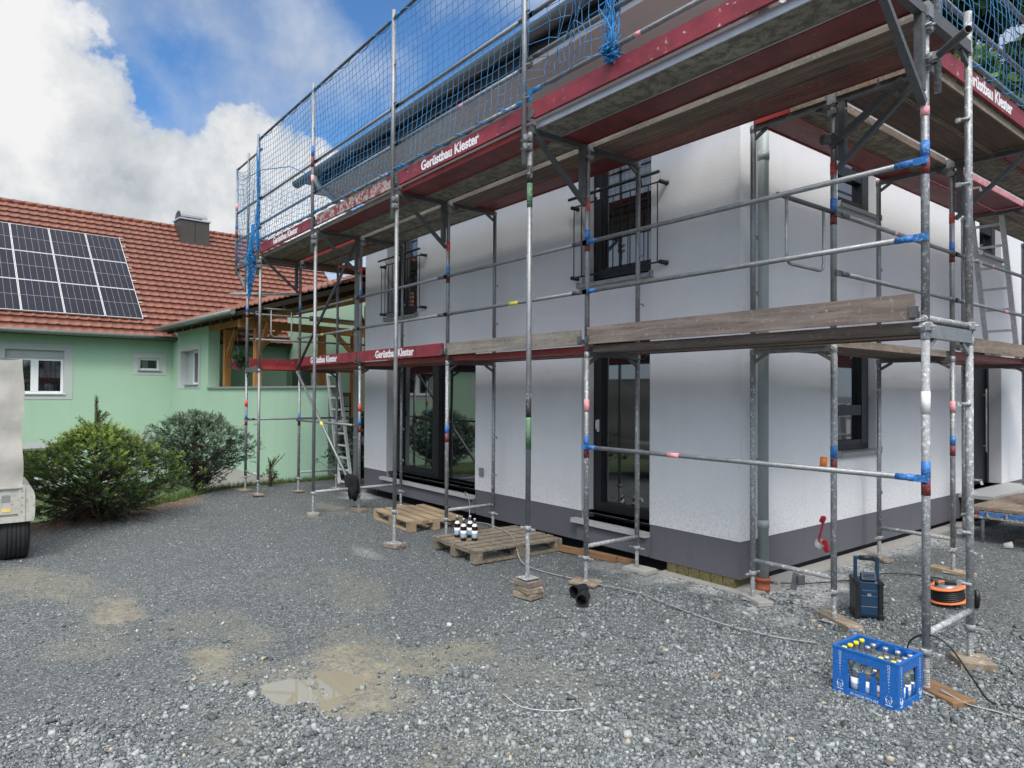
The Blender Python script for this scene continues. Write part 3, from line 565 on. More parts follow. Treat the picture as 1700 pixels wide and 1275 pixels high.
# ------------------------------------------------------------------ scaffold
yo, yi = -.981, -.251; yb = yo-.73
xA = -1.041; xB, xC, xD, xG = xA-2.5, xA-5.0, xA-7.53, xA+3.0
z0, z1, z2 = .263, 2.263, 4.263; xo, xi = .977, .247; xbo = 1.70
yF = [-.176, 2.30, 4.80, 7.3]
FR = {}
def frame(outer, inner, zb, label, bands=True, pins=True, splat='galv', top_ext=0, stick=(), lower_bar=True, inner_ext=0, transom=True, first=False):
    O, I_ = Vector((*outer, 0)), Vector((*inner, 0)); d = (I_-O).normalized(); h = Vector((0, 0, 1)); n = d.cross(h)
    t = thing('scaffold_section', label, 'scaffold frame', (outer[0], outer[1], zb), 'galvanized frames of the scaffold')
    for P, nm, ex in ((O, 'standard', top_ext), (I_, 'standard', inner_ext)):
        mb = MB(); mb.tube(P+h*zb, P+h*(zb+1.985+ex), .0242, 16); mb.lathe([(.024, 0), (.028, .002), (.028, .05), (.024, .055)], P+h*(zb+1.92), 14)
        if pins and P is I_:
            for zz in (.5, 1.0): mb.bar(P+h*(zb+zz), P+h*(zb+zz)+n*.07, .012, .012); mb.bar(P+h*(zb+zz)+n*.065, P+h*(zb+zz-.03)+n*.075, .012, .012)
        o = mb.build(nm, splat, t)
        if P is O and bands:
            for mnm, za, zc in (('band_blue', 1.062, 1.165), ('band_red', .955, 1.058)):
                b2 = MB(); b2.tube(P+h*(zb+za), P+h*(zb+zc), .0262, 16); b2.build('colour_band', mnm, o)
            for mnm, za, zc in stick:
                b2 = MB(); b2.tube(P+h*(zb+za), P+h*(zb+zc), .0265, 16); b2.build('sticker', mnm, o)
    if transom:
        mb = MB(); zt = zb+1.965; mb.bar(O+d*.02+h*zt, I_-d*.02+h*zt, .05, .062)
        for s_ in (-1, 1): mb.bar(O+d*.02+h*(zt+.04)+n*.022*s_, I_-d*.02+h*(zt+.04)+n*.022*s_, .004, .03)
        for q in (.1, .62): mb.bar(O+d*q+h*(zt-.03), O+d*q+h*(zt+.05), .055, .01, upv=tuple(n))
        mb.bar(O+d*.02+h*(zt-.10), O+d*.14+h*(zt-.03), .02, .03); mb.bar(I_-d*.02+h*(zt-.10), I_-d*.14+h*(zt-.03), .02, .03)
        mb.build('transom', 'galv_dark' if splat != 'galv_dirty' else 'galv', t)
    if lower_bar:
        mb = MB(); mb.tube(O+h*(zb+.10), I_+h*(zb+.10), .0205, 12); mb.build('lower_tube', 'galv_dirty', t)
        for P in (O, I_):
            mb = MB(); mb.tube(P+h*(zb-.24), P+h*(zb+.08), .017, 12)
            k = 22
            for i in range(k): mb.lathe([(.017, 0), (.0205, .003), (.0205, .005), (.017, .008)], P+h*(zb-.235+i*.0105), 12)
            mb.lathe([(.017, 0), (.032, 0), (.032, .035), (.024, .04), (.024, 0)], P+h*(zb-.03), 10); mb.bar(P+h*(zb-.012)-n*.10, P+h*(zb-.012)+n*.10, .016, .012)
            mb.obox(P+h*(zb-.243), (.15, .15, .006)); mb.lathe([(.026, 0), (.022, .02), (.0, .02)], P+h*(zb-.24), 12)
            mb.build('base_jack', 'galv_dirty', t)
    return t
fl = {'A': 'below the right upstairs railing', 'B': 'between the two upstairs railings, above the lighter pallet', 'C': 'at the left end of the white front wall', 'D': 'at the far left corner before the green parapet', 'G': 'nearest the camera at the corner by the blue crate'}
for k, x in (('A', xA), ('B', xB), ('C', xC), ('D', xD), ('G', xG)):
    st = {'A': [('sticker_pink', 1.40, 1.52)], 'C': [('sticker_red', 1.28, 1.40)], 'G': [('sticker_white', 1.46, 1.60)], 'D': [], 'B': []}[k]
    frame((x, yo), (x, yi), z0, 'lower scaffold frame ' + fl[k], stick=st, splat='galv_splat' if k != 'G' else 'galv_dirty')
    st = {'A': [('sticker_red', 1.35, 1.45)], 'B': [('sticker_red', 1.36, 1.48)], 'C': [('sticker_red', 1.42, 1.52)], 'D': [('sticker_red', 1.4, 1.5)], 'G': [('sticker_pink', 1.32, 1.38)]}[k]
    frame((x, yo), (x, yi), z1, 'upper scaffold frame ' + fl[k], stick=st, lower_bar=False, inner_ext=.25 if k == 'G' else 0, splat='galv' if k != 'G' else 'galv_splat')
rl = ['just right of the white house corner', 'on the right facade beside the tall window', 'on the right facade beside the entrance door', 'at the far end of the right facade']
for i, y in enumerate(yF[:4]):
    st = [[], [('sticker_pink', 1.40, 1.52)], [], []][i]
    frame((xo, y), (xi, y), z0, 'lower scaffold frame ' + rl[i], stick=st, splat='galv_splat' if i else 'galv_dirty')
    frame((xo, y), (xi, y), z1, 'upper scaffold frame ' + rl[i], stick=[('sticker_red', 1.36, 1.46)], lower_bar=False)
# left return
frame((xD-.73, yb), (xD, yb), z0, 'lower scaffold frame of the left return nearest the blue spruce', stick=[('sticker_red', 1.3, 1.42)], splat='galv'); frame((xD-.73, yb), (xD, yb), z1, 'upper scaffold frame of the left return under the blue net', lower_bar=False, splat='galv')
frame((xD-.73, .79), (xD, .79), z0, 'second lower scaffold frame of the left return behind the house end', splat='galv'); frame((xD-.73, .79), (xD, .79), z1, 'second upper scaffold frame of the left return behind the house end', lower_bar=False, splat='galv')

def coupler(mb, p, r=.034):
    mb.lathe([(.025, -.03), (r, -.03), (r, .03), (.025, .03)], p, 12); mb.obox(Vector(p)+Vector((.03, -.02, 0)), (.03, .05, .045)); mb.tube(Vector(p)+Vector((-.06, -.03, 0)), Vector(p)+Vector((.07, -.03, 0)), .008, 6)
# bracket supports: long poles to the ground + net posts
pl = [('A', xA, 'beside the stacked boards'), ('B', xB, 'standing on a dark board left of the pallets'), ('C', xC, 'beside the black hanging jacket'), ('D', xD, 'leftmost on the front, beside the left return')]
for k, x, wh in pl:
    if k != 'D':
        t = thing('support_pole', 'long pole carrying the outer deck, %s' % wh, 'scaffold pole', (x, yb, .3), 'front support poles under the outer deck')
        zb = {'A': .62, 'B': .42, 'C': .34}[k]
        base = {'A': .175, 'B': .045, 'C': .045}[k]
        mb = MB(); mb.tube((x, yb, zb), (x, yb, z2-.06), .0242, 16); mb.build('tube', 'galv', t)
        mb = MB(); mb.tube((x, yb, base), (x, yb, zb+.05), .018, 12)
        for i in range(int((zb-base)/.0115)): mb.lathe([(.018, 0), (.0215, .003), (.0215, .005), (.018, .008)], (x, yb, base+.008+i*.0115), 12)
        mb.obox((x, yb, base+.004), (.15, .15, .007)); mb.lathe([(.018, 0), (.031, 0), (.031, .04), (.024, .045)], (x, yb, zb-.02), 12); mb.bar((x-.1, yb, zb), (x+.1, yb, zb), .014, .012); mb.build('base_jack', 'galv_dirty', t)
        if k == 'A':
            for mn, za, zc in (('sticker_black', 1.62, 1.84), ('sticker_green', 1.33, 1.62), ('sticker_black', 3.74, 3.9), ('sticker_green', 3.52, 3.74)):
                mb = MB(); mb.tube((x, yb, za), (x, yb, zc), .0255, 16); mb.build('sticker', mn, t)
    t = thing('net_post', 'grey net post above the top deck, %s' % wh, 'scaffold post', (x-.03, yb-.04, z2-.3), 'posts holding the blue net on the front')
    mb = MB(); mb.tube((x-.03, yb-.045, z2-.35), (x-.03, yb-.045, z2+2.17), .0242, 16)
    for zz in (.25, .55, 1.04, 1.5, 2.1): mb.bar((x-.03, yb-.045, z2+zz), (x+.04, yb-.045, z2+zz), .014, .014)
    mb.build('tube', 'galv', t)
    if k in 'C':
        for mn, za, zc in (('band_blue', 1.08, 1.24), ('band_red', .92, 1.08), ('sticker_pink', .68, .8)):
            mb = MB(); mb.tube((x-.03, yb-.045, z2+za), (x-.03, yb-.045, z2+zc), .0262, 14); mb.build('sticker', mn, t)
    mb = MB()
    for zz in (-.12, -.2): coupler(mb, (x-.01, yb-.02, z2+zz), .045)
    mb.build('coupler', 'galv', t)
# brackets
def bracket(p, d, label, ln=.73, drop=.60):
    P = Vector((*p, 0)); d = Vector((*d, 0)); h = Vector((0, 0, 1))
    t = thing('deck_bracket', label, 'scaffold bracket', (p[0], p[1], z2-drop), 'outward brackets under the top deck')
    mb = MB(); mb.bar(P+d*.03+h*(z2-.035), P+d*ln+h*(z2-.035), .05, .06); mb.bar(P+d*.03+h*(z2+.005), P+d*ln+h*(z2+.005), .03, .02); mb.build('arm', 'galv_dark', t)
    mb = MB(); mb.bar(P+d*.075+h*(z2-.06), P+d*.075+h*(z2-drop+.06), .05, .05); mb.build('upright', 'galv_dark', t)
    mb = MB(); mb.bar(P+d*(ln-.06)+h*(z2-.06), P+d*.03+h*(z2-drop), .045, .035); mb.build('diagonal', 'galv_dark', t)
    mb = MB(); mb.obox(P+h*(z2-.02), (.075, .075, .09)); mb.obox(P+h*(z2-.13), (.07, .07, .04)); mb.tube(P+d*.05+h*(z2-.13)+Vector((-.05, 0, 0)), P+d*.05+h*(z2-.13)+Vector((.06, 0, 0)), .008, 6); mb.build('bracket_clamp', 'galv', t)
    return t
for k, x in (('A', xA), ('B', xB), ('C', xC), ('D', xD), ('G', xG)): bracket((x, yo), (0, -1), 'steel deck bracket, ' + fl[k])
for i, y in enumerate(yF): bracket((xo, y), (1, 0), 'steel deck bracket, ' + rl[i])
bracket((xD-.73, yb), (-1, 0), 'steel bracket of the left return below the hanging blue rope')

# decks, toe boards
def plank(axis, a0, a1, c0, c1, z, mats, label, th=.065):
    """long along axis, with a frame edge, underside panel, top"""
    org = ((a0+a1)/2, (c0+c1)/2, z) if axis == 0 else ((c0+c1)/2, (a0+a1)/2, z)
    f = (lambda a, c, h: (a, c, h)) if axis == 0 else (lambda a, c, h: (c, a, h))
    t = thing('deck_board', label, 'scaffold board', org, 'deck boards of the scaffold')
    mb = MB(lambda p: f(*p)); e = .012
    mb.boxmm((a0+.02, c0+e, z-.012-random.uniform(0, .006)), (a1-.02, c1-e, z+.04)); mb.build('panel', mats[0], t)
    mb = MB(lambda p: f(*p)); mb.boxmm((a0, c0, z+.042-th), (a1, c0+e, z+.042)); mb.boxmm((a0, c1-e, z+.042-th), (a1, c1, z+.042)); mb.boxmm((a0, c0+e, z+.042-th), (a0+.02, c1-e, z+.042)); mb.boxmm((a1-.02, c0+e, z+.042-th), (a1, c1-e, z+.042)); mb.build('edge_frame', mats[1], t)
    return t
bays = [('leftmost front bay', xD, xC), ('second front bay from the left', xC, xB), ('third front bay from the left', xB, xA), ('wide front bay at the corner', xA, xG)]
yy_in = [(yo+.045, yo+.355), (yo+.37, yo+.685)]; yy_out = [(yo-.685, yo-.375), (yo-.36, yo-.045)]
l1m = [('under_brown', 'edge_red'), ('under_brown', 'edge_red'), ('under_red', 'edge_red'), ('under_brown', 'wood_brown')]
l2in = [('under_ply', 'edge_red'), ('under_ply', 'wood_grey'), ('under_brown', 'wood_grey'), ('under_brown', 'wood_grey')]
l2in2 = [('under_ply', 'edge_red'), ('under_ply', 'wood_grey'), ('under_red', 'edge_red'), ('under_brownred', 'under_brownred')]
l2out = [('under_ply', 'wood_grey'), ('under_red', 'wood_grey'), ('under_red', 'edge_red'), ('under_ply', 'zinc')]
l2out2 = [('under_brown', 'edge_red'), ('under_ply', 'wood_grey'), ('under_ply', 'wood_grey'), ('under_red', 'under_red')]
for i, (bn, a, c) in enumerate(bays):
    a_, c_ = a+.03, c-.03
    plank(0, a_, c_, *yy_in[0], z1, l1m[i], 'outer board of the lower deck, ' + bn); plank(0, a_, c_, *yy_in[1], z1, l1m[i], 'wall side board of the lower deck, ' + bn)
    plank(0, a_, c_, *yy_in[0], z2, l2in[i], 'board just inside the frames on the top deck, ' + bn); plank(0, a_, c_, *yy_in[1], z2, l2in2[i], 'wall side board of the top deck, ' + bn)
    plank(0, a_, c_, *yy_out[0], z2, l2out[i], 'outermost bracket board of the top deck, ' + bn); plank(0, a_, c_, *yy_out[1], z2, l2out2[i], 'inner bracket board of the top deck, ' + bn)
rb = ['first right facade bay', 'second right facade bay', 'third right facade bay']
for i in range(3):
    a_, c_ = yF[i]+.03, yF[i+1]-.03
    if i == 0: a_ = -.22
    e1 = [('under_brownY', 'wood_greyY'), ('under_red', 'edge_red'), ('under_red', 'edge_red')][i]
    plank(1, a_, c_, xo-.355, xo-.045, z1, e1, 'outer board of the lower deck, ' + rb[i]); plank(1, a_, c_, xo-.685, xo-.37, z1, e1, 'wall side board of the lower deck, ' + rb[i])
    plank(1, a_, c_, xo-.355, xo-.045, z2, ('under_plyY', 'wood_greyY') if i != 1 else ('under_red', 'sticker_pink'), 'board just inside the frames on the top deck, ' + rb[i]); plank(1, a_, c_, xo-.685, xo-.37, z2, ('under_red', 'edge_red') if i != 2 else ('under_plyY', 'wood_greyY'), 'wall side board of the top deck, ' + rb[i])
    plank(1, a_, c_, xo+.045, xo+.355, z2, ('under_brownY', 'wood_greyY') if i != 1 else ('under_plyY', 'wood_greyY'), 'inner bracket board of the top deck, ' + rb[i]); plank(1, a_, c_, xo+.375, xo+.685, z2, ('under_brownY', 'wood_greyY') if i != 1 else ('under_red', 'edge_red'), 'outermost bracket board of the top deck, ' + rb[i])
for k, (a, c) in enumerate(((xD-.685, xD-.375), (xD-.36, xD-.045))):
    plank(1, yb+.03, .76, a, c, z1, ('under_brown', 'edge_red'), ('outer' if k == 0 else 'inner') + ' board of the lower deck on the left return'); plank(1, yb+.03, .76, a, c, z2, ('under_brown', 'edge_red'), ('outer' if k == 0 else 'inner') + ' board of the top deck on the left return')

def toe(axis, a0, a1, c, z, mat_, label, text=None, tx=.5, flip=1, h=.15, tsize=.15):
    org = ((a0+a1)/2, c, z) if axis == 0 else (c, (a0+a1)/2, z); f = (lambda a, q, hh: (a, q, hh)) if axis == 0 else (lambda a, q, hh: (q, a, hh))
    t = thing('toe_board', label, 'toe board', org, 'toe boards of the scaffold')
    mb = MB(lambda p: f(*p)); mb.boxmm((a0+.05, c-.015, z+.048), (a1-.05, c+.015, z+.048+h)); mb.build('board', mat_, t)
    for a, s_ in ((a0+.05, -1), (a1-.05, 1)):
        mb = MB(lambda p: f(*p)); mb.boxmm((a-.03, c-.02, z+.08), (a+.03, c-.0155, z+.13)); mb.boxmm((a-.02, c-.03, z+.06), (a+.02, c+.03, z+.10))
        mb.build('end_fitting', 'galv_dark', t)
    if text:
        mb = MB(); xx = a0+(a1-a0)*tx
        if axis == 0: put_text(mb, text, tsize, (xx, c-.0165, z+.048+h*.5), (1, 0, 0), (0, 0, 1), .0042)
        else: put_text(mb, text, tsize, (c+.0165, xx, z+.048+h*.5), (0, 1, 0), (0, 0, 1), .0042)
        mb.build('lettering', 'label_white', t)
T_ = 'Gerüstbau Klester'
toe(0, xD, xC, yo-.035, z1, 'board_red', 'dark red toe board with white lettering on the lower deck, leftmost front bay', T_, .48, h=.155)
toe(0, xC, xB, yo-.035, z1, 'board_red', 'dark red toe board with white lettering on the lower deck, second front bay', T_, .47, h=.155)
toe(0, xB, xA, yo-.035, z1, 'wood_grey', 'weathered grey wooden toe board on the lower deck, third front bay')
toe(0, xA, xG, yo-.035, z1, 'wood_brown', 'thick brown weathered toe board on the lower deck, wide corner bay', h=.165)
toe(0, xD, xC, yb, z2, 'board_red', 'dark red toe board with white lettering on the top deck, leftmost front bay', T_, .50)
toe(0, xC, xB, yb, z2, 'board_worn', 'badly worn red toe board with flaking paint on the top deck')
toe(0, xB, xA, yb, z2, 'board_red', 'clean dark red toe board with large white lettering on the top deck', T_, .46)
toe(0, xA, xG, yb, z2, 'board_red', 'long bright red toe board without lettering on the top deck at the corner')
toe(1, -.22, yF[1], xbo-.02, z2, 'board_red', 'dark red toe board with white lettering at the upper right on the right facade', T_, .50)
toe(1, yF[1], yF[2], xbo-.02, z2, 'board_red', 'plain dark red toe board further along the top deck of the right facade')
toe(1, yF[1], yF[2], xo+.03, z1, 'wood_greyY', 'pale worn toe board on the lower deck of the right facade, above the entrance'); toe(1, yF[2], yF[3], xo+.03, z1, 'wood_greyY', 'pale toe board at the far end of the lower deck on the right facade')
toe(1, yb, .79, xD-.76, z1, 'board_red', 'plain red toe board on the lower deck of the left return')

# guard rails
def rail(p0, p1, label, mat_='galv', ends='galv_dark', stickers=(), sag=0):
    p0, p1 = Vector(p0), Vector(p1); t = thing('guard_rail', label, 'guard rail', tuple((p0+p1)/2), 'guard rails of the scaffold'); d = (p1-p0).normalized()
    mb = MB(); mb.tube(p0+d*.06, p1-d*.06, .0195, 14); mb.build('tube', mat_, t)
    for e, s_ in ((p0, 1), (p1, -1)):
        mb = MB(); mb.bar(e-d*.03*s_, e+d*.09*s_, .012, .045); mb.tube(e+d*.05*s_, e+d*.16*s_, .0205, 12, r2=.0215); mb.build('end_fitting', ends, t)
    for mn, q, l in stickers:
        c = p0.lerp(p1, q); mb = MB(); mb.tube(c-d*l/2, c+d*l/2, .0215, 12); mb.build('sticker', mn, t)
    return t
zr, zl = z1+1.037, z1+.56; yr = yo-.035
for i, (bn, a, c) in enumerate(bays):
    bl = 'band_blue' if i == 3 else 'galv_dark'
    rail((a, yr, zr), (c, yr, zr), 'upper guard rail of the lower deck, ' + bn, ends=bl); rail((a, yr, zl), (c, yr, zl), 'lower guard rail of the lower deck, ' + bn, ends=bl, stickers=[('tape_yellow', .56, .16)] if i == 2 else ([('tape_yellow', .45, .08)] if i == 0 else []))
rail((xA, yr, z0+1.06), (xG, yr, z0+1.06), 'long tube with blue ends at chest height between the corner frame and the glass door', ends='band_blue', stickers=[('sticker_pink', .36, .12)])
rail((xD, yr, z0+1.06), (xC, yr, z0+1.06), 'grey tube at chest height at the left end below the lower deck')
for i in range(3):
    bn = rb[i]; rail((xo+.035, yF[i], zr), (xo+.035, yF[i+1], zr), 'upper guard rail of the lower deck, ' + bn, stickers=[('sticker_pink', .42, .05)] if i < 2 else []); rail((xo+.035, yF[i], zl), (xo+.035, yF[i+1], zl), 'lower guard rail of the lower deck, ' + bn, stickers=[('sticker_pink', .6, .1)] if i == 1 else [])
    for q, nm in ((1.04, 'upper'), (.55, 'middle')): rail((xbo, yF[i], z2+q), (xbo, yF[i+1], z2+q), nm + ' guard rail above the top deck, ' + bn)
    rail((xbo, yF[i]-.0, z2+.25), (xbo, yF[i+1], z2+.25), 'tube along the foot of the net above the red toe board, ' + bn)
for i, (bn, a, c) in enumerate(bays):
    for q, nm in ((1.02, 'upper'), ((.56 if i < 3 else .62), 'middle')): rail((a, yb, z2+q), (c, yb, z2+q), nm + ' guard rail of the top deck, ' + bn, stickers=[('sticker_pink', .55, .1)] if (i, nm) == (2, 'middle') else [])
    if i < 3: rail((a, yb-.02, z2+.25 if i else z2+.28), (c, yb-.02, z2+.24), 'net tube wound with blue rope above the toe board, ' + bn, ends='rope_blue')
    else: rail((a, yb, z2+.31), (c, yb, z2+.31), 'lowest tube above the bright red toe board of the corner bay', ends='rope_blue', stickers=[('sticker_pink', .43, .06)])
    if i < 3: rail((a, yb-.05, z2+2.06), (c, yb-.05, z2+2.06), 'top tube from which the blue net hangs, ' + bn, mat_='galv_dark', ends='rope_blue')
rail((xD-.76, yb, zr), (xD-.76, .79, zr), 'upper guard rail of the lower deck on the left return'); rail((xD-.76, yb, zl), (xD-.76, .79, zl), 'lower guard rail of the lower deck on the left return'); rail((xD-.73, yb, z0+1.06), (xD-.73, .79, z0+1.06), 'grey tube below the lower deck on the left return')
for q in (1.04, .5, .12, 1.9): rail((xD, yb, z2+q), (xD-1.46, yb, z2+q), 'short tube %s across the net end at the far left of the top deck' % {1.04: 'second', .5: 'third', .12: 'lowest', 1.9: 'highest'}[q])
t = tag(MB().build('x', 'galv') if False else (lambda mb: (mb.tube((xC, yb, .36), (xC, yo, .36), .022, 12), mb.build('tie_tube', 'galv_dirty', None, (xC, yb, .36)))[1])(MB()), 'short dirty tube low down between the left support pole and the frame with the jacket', 'scaffold tube')
mb = MB(); mb.tube((xC, yb, z1-.15), (xC, yo, z1-.15), .022, 12)
mb = MB(); mb.tube((xD+.0, yo-.03, 3.64), (xD-.95, yb-.25, 3.66), .024, 12); tag(mb.build('tie_tube', 'galv_dirty', None, (xD, yo, 3.64)), 'short pale tube sticking out to the left across the two left end poles', 'scaffold tube')
# braces
mb = MB(); mb.tube((xD+.03, yo-.06, z1-.05), (xC-.18, yo-.06, .40), .024, 14); o = tag(mb.build('diagonal_brace', 'galv', None, (xD, yo, z1)), 'light grey diagonal brace running down to the black jacket at the left', 'scaffold brace')
b2 = MB(); c = Vector((xD+.03, yo-.06, z1-.05)).lerp(Vector((xC-.18, yo-.06, .40)), .49); b2.tube(c, c+(Vector((xC-.18, yo-.06, .4))-Vector((xD+.03, yo-.06, z1-.05))).normalized()*.09, .0262, 12); b2.build('sticker', 'tape_yellow', o)
mb = MB(); mb.tube((xD, yo-.06, z1-.03), (xC-.05, yo-.06, z2-.1), .024, 14); tag(mb.build('diagonal_brace', 'galv_dark', None, (xD, yo, z1)), 'dark upper diagonal brace rising to the top deck at the left', 'scaffold brace')
# U-shaped end guards
def uguard(p, lab, ln=.80):
    x, y, z = p; t = thing('end_guard', lab, 'end guard', p, 'U shaped end guards'); mb = MB(); mb.tube((x, y+.04, z), (x, y-ln, z-.005), .018, 12); mb.build('tube', 'galv_dark', t)
    r_ = .07; a, c, d = y-.13, y-ln+.12, .50
    pts = [(x, a, z-.01), (x, a, z-d+r_)] + [(x, a-r_+r_*math.cos(q), z-d+r_-r_*math.sin(q)) for q in np.linspace(0, math.pi/2, 6)[1:]] + [(x, c+r_-r_*math.sin(q), z-d+r_-r_*math.cos(q)) for q in np.linspace(0, math.pi/2, 6)] + [(x, c, z-.01)]
    mb = MB(); mb.path(pts, .0125, 10); mb.build('loop', 'galv', t)
uguard((xo, yF[0]-.03, zr+.02), 'U shaped tube guard right of the white house corner'); uguard((xD, yo-.03, zr+.03), 'U shaped tube guard at the left end of the lower deck', .62)
# corner extras
mb = MB(); a, c = Vector((xG+.03, yo+.02, 3.93)), Vector((2.15, -1.28, 4.02)); d = (c-a).normalized(); 
a = Vector((1.99, -.97, 3.92)); c = Vector((2.27, -1.20, 3.93)); a2 = a-(c-a)*.15
mb.path([a2, c], .0242, 18, caps=False); mb.path([c, a2], .0205, 18, caps=False); n_ = 18
mb.lathe([(.0205, 0), (.0242, 0)], c, 18, axis=tuple((c-a).normalized())); t = thing('scaffold_tube', 'short open ended tube clamped to the corner frame near the upper right', 'scaffold tube', tuple(a)); mb.build('tube', 'galv_dark', t)
for cc in ((xG, yo, 3.9), (xG+.05, yo-.02, 3.92), (xG, yo, 4.13)): mb = MB(); coupler(mb, cc, .037); mb.build('coupler', 'galv', t)
mb = MB(); mb.tube((xbo, -.06, 4.08), (xbo, -.06, 6.4), .0242, 16)
t = thing('net_post', 'post hanging at the corner above the open tube, holding the right hand net', 'scaffold post', (xbo, -.06, 4.1), 'posts holding the right hand net'); mb.build('tube', 'galv_splat', t)
for y in yF[1:4]:
    t = thing('net_post', 'net post on the outer edge of the right facade top deck %s' % {2.30: 'above the tall window', 4.80: 'above the entrance', 7.3: 'at the far end'}[y], 'scaffold post', (xbo, y, 4.1), 'posts holding the right hand net'); mb = MB(); mb.tube((xbo+.03, y, 4.05), (xbo+.03, y, 6.4), .0242, 14); mb.build('tube', 'galv', t)
mb = MB(); mb.bar((xo+.55, yF[0]-.05, z2-.07), (xo+.0, yF[0]-.05, z2-.42), .035, .05); mb.tube((xo-.05, yF[0]-.08, z2-.36), (xo+.04, yF[0]-.08, z2-.37), .045, 12); tag(mb.build('bracket_strut', 'galv_dark', None, (xo, yF[0], 4)), 'dark second strut with round clamp under the top deck right of the house corner', 'scaffold strut')
t = thing('tie_tube', 'dirty pale tube across the corner frame at lower deck height', 'scaffold tube', (xG, yo, z1+.03)); mb = MB(); mb.tube((xG, yo-.04, z1+.055), (xG, yi+.02, z1+.055), .021, 12); mb.build('tube', 'galv_dirty', t)
for cc in ((xG, yo-.0, z1+.0), (xG, yi, z1+.05)): mb = MB(); coupler(mb, cc, .036); mb.build('coupler', 'galv_dirty', t)
for zz, yy, lb in ((1.78, yi, 'at head height'), (.9, yi, 'at knee height'), (3.3, yi, 'between the two decks'), (3.75, yi, 'just under the top deck'), (.55, yi, 'lowest, near the ground')):
    mb = MB(); mb.tube((xG-.07, yy-.03, zz), (xG+.02, yy-.03, zz), .011, 8); mb.obox((xG-.05, yy-.03, zz), (.03, .03, .03)); tag(mb.build('locking_pin', 'galv_dirty', None, (xG, yi, zz)), 'stubby pale pin on the inner pole of the corner frame, ' + lb, 'scaffold pin', 'pins on the corner pole')

# ------------------------------------------------------------------ pads under the jacks
def pad(x, y, sx, sy, sz, label, rz=0, mat_='pad_wood', z=None, ry=0):
    mb = MB(); mb.obox((x, y, (sz/2 if z is None else z)), (sx, sy, sz), R(rz), 0, ry, 0, min(.006, sz*.2))
    return tag(mb.build('base_board' if mat_ != 'concrete' else 'concrete_block', mat_, None, (x, y, 0)), label, 'board' if mat_ != 'concrete' else 'concrete slab', 'pads under the scaffold feet')
pad(xA-.0, yo-.0, .28, .20, .03, 'thin board under the outer foot in front of the glass door', 20)
pad(xA+.02, yi+.02, .30, .18, .05, 'grey concrete slab under the inner foot by the glass door', 5, 'concrete')
pad(xB, yb, .24, .16, .045, 'dark brown board under the support pole left of the pallets', 15, 'wood_brown'); pad(xB, yi, .2, .15, .03, 'small board under the inner foot behind the dark pallet', 5); pad(xB-.02, yo, .2, .15, .03, 'small board under the foot between the two pallets', 5)
pad(xC, yb, .20, .16, .045, 'square board under the support pole near the left end', -20); pad(xC, yo, .26, .14, .05, 'pale board under the foot with the black jacket', 10)
pad(xC, yi, .2, .15, .03, 'board under the inner foot by the left wall end', 5); pad(xD, yo, .18, .15, .03, 'board under the outer foot near the green parapet', 8); pad(xD, yi, .18, .15, .03, 'board under the inner foot near the dark spruce', 8)
pad(xD-.73, yb-.01, .30, .2, .03, 'flat board under the leftmost foot of the scaffold', 10); pad(xD+.0, yb, .22, .18, .035, 'board under the second foot from the left end', -5)
pad(xG+.07, yo+.02, .34, .16, .04, 'slanting brown board under the corner foot behind the blue crate', -25, 'timber_brown'); pad(xG+.02, yi-.02, .22, .20, .055, 'thick square board under the inner corner foot', 40)
pad(xo+.03, yF[0]+.02, .42, .13, .05, 'long thick board under the foot beside the dark radio', -28); pad(xi+.03, yF[0]+.0, .30, .14, .045, 'concrete slab under the foot at the house corner', -25, 'concrete')
pad(xi, yF[1], .26, .14, .035, 'board under the inner foot below the tall window', -20); pad(xo-.02, yF[1]+.02, .42, .14, .045, 'round edged board under the outer foot on the right side', -10, 'pallet_light'); pad(xi, yF[2], .2, .2, .03, 'pad under the inner foot by the entrance door', 12); pad(xo, yF[2], .3, .15, .03, 'board under the outer foot beside the low platform', 12)
pad(xD-.73, .79, .2, .2, .03, 'board under the second foot of the left return', 3); pad(xD, .79, .2, .2, .03, 'board under the inner second foot of the left return', 3)
for k, (rz, sx) in enumerate(((8, .22), (-6, .21), (3, .22))): pad(xA+random.uniform(-.015, .015), yb+.01, sx, .17, .052, ['bottom', 'middle', 'top'][k] + ' board of the stack of three under the long pole', rz, 'pad_wood' if k != 2 else 'wood_brown', z=.028+k*.054)

# ------------------------------------------------------------------ nets
def net(name, label, rows, r=.0032, mat_='net_blue'):
    """rows: list of polylines (same count) from bottom to top"""
    G = np.array(rows)  # (m, n, 3)
    segs = [(G[:, :-1].reshape(-1, 3), G[:, 1:].reshape(-1, 3)), (G[:-1].reshape(-1, 3), G[1:].reshape(-1, 3))]
    A = np.concatenate([s_[0] for s_ in segs]); B = np.concatenate([s_[1] for s_ in segs]); d = B-A; ln = np.linalg.norm(d, axis=1, keepdims=True); d = d/np.maximum(ln, 1e-6)
    u = np.cross(d, np.array([.31, .92, .23])); u /= np.linalg.norm(u, axis=1, keepdims=True); w_ = np.cross(d, u); n = len(A)
    Vs = []
    for k in range(3):
        a = 2*math.pi*k/3; o_ = (u*math.cos(a)+w_*math.sin(a))*r; Vs += [A+o_, B+o_]
    V = np.stack(Vs, 1).reshape(-1, 3); base = np.arange(n)[:, None]*6
    Fq = np.concatenate([base+np.array([[2*k, 2*((k+1) % 3), 2*((k+1) % 3)+1, 2*k+1]]) for k in range(3)], 0)
    return tag(np_mesh(name, V, Fq, mat_, loc=tuple(G[0, 0]), smooth=True), label, 'safety net')
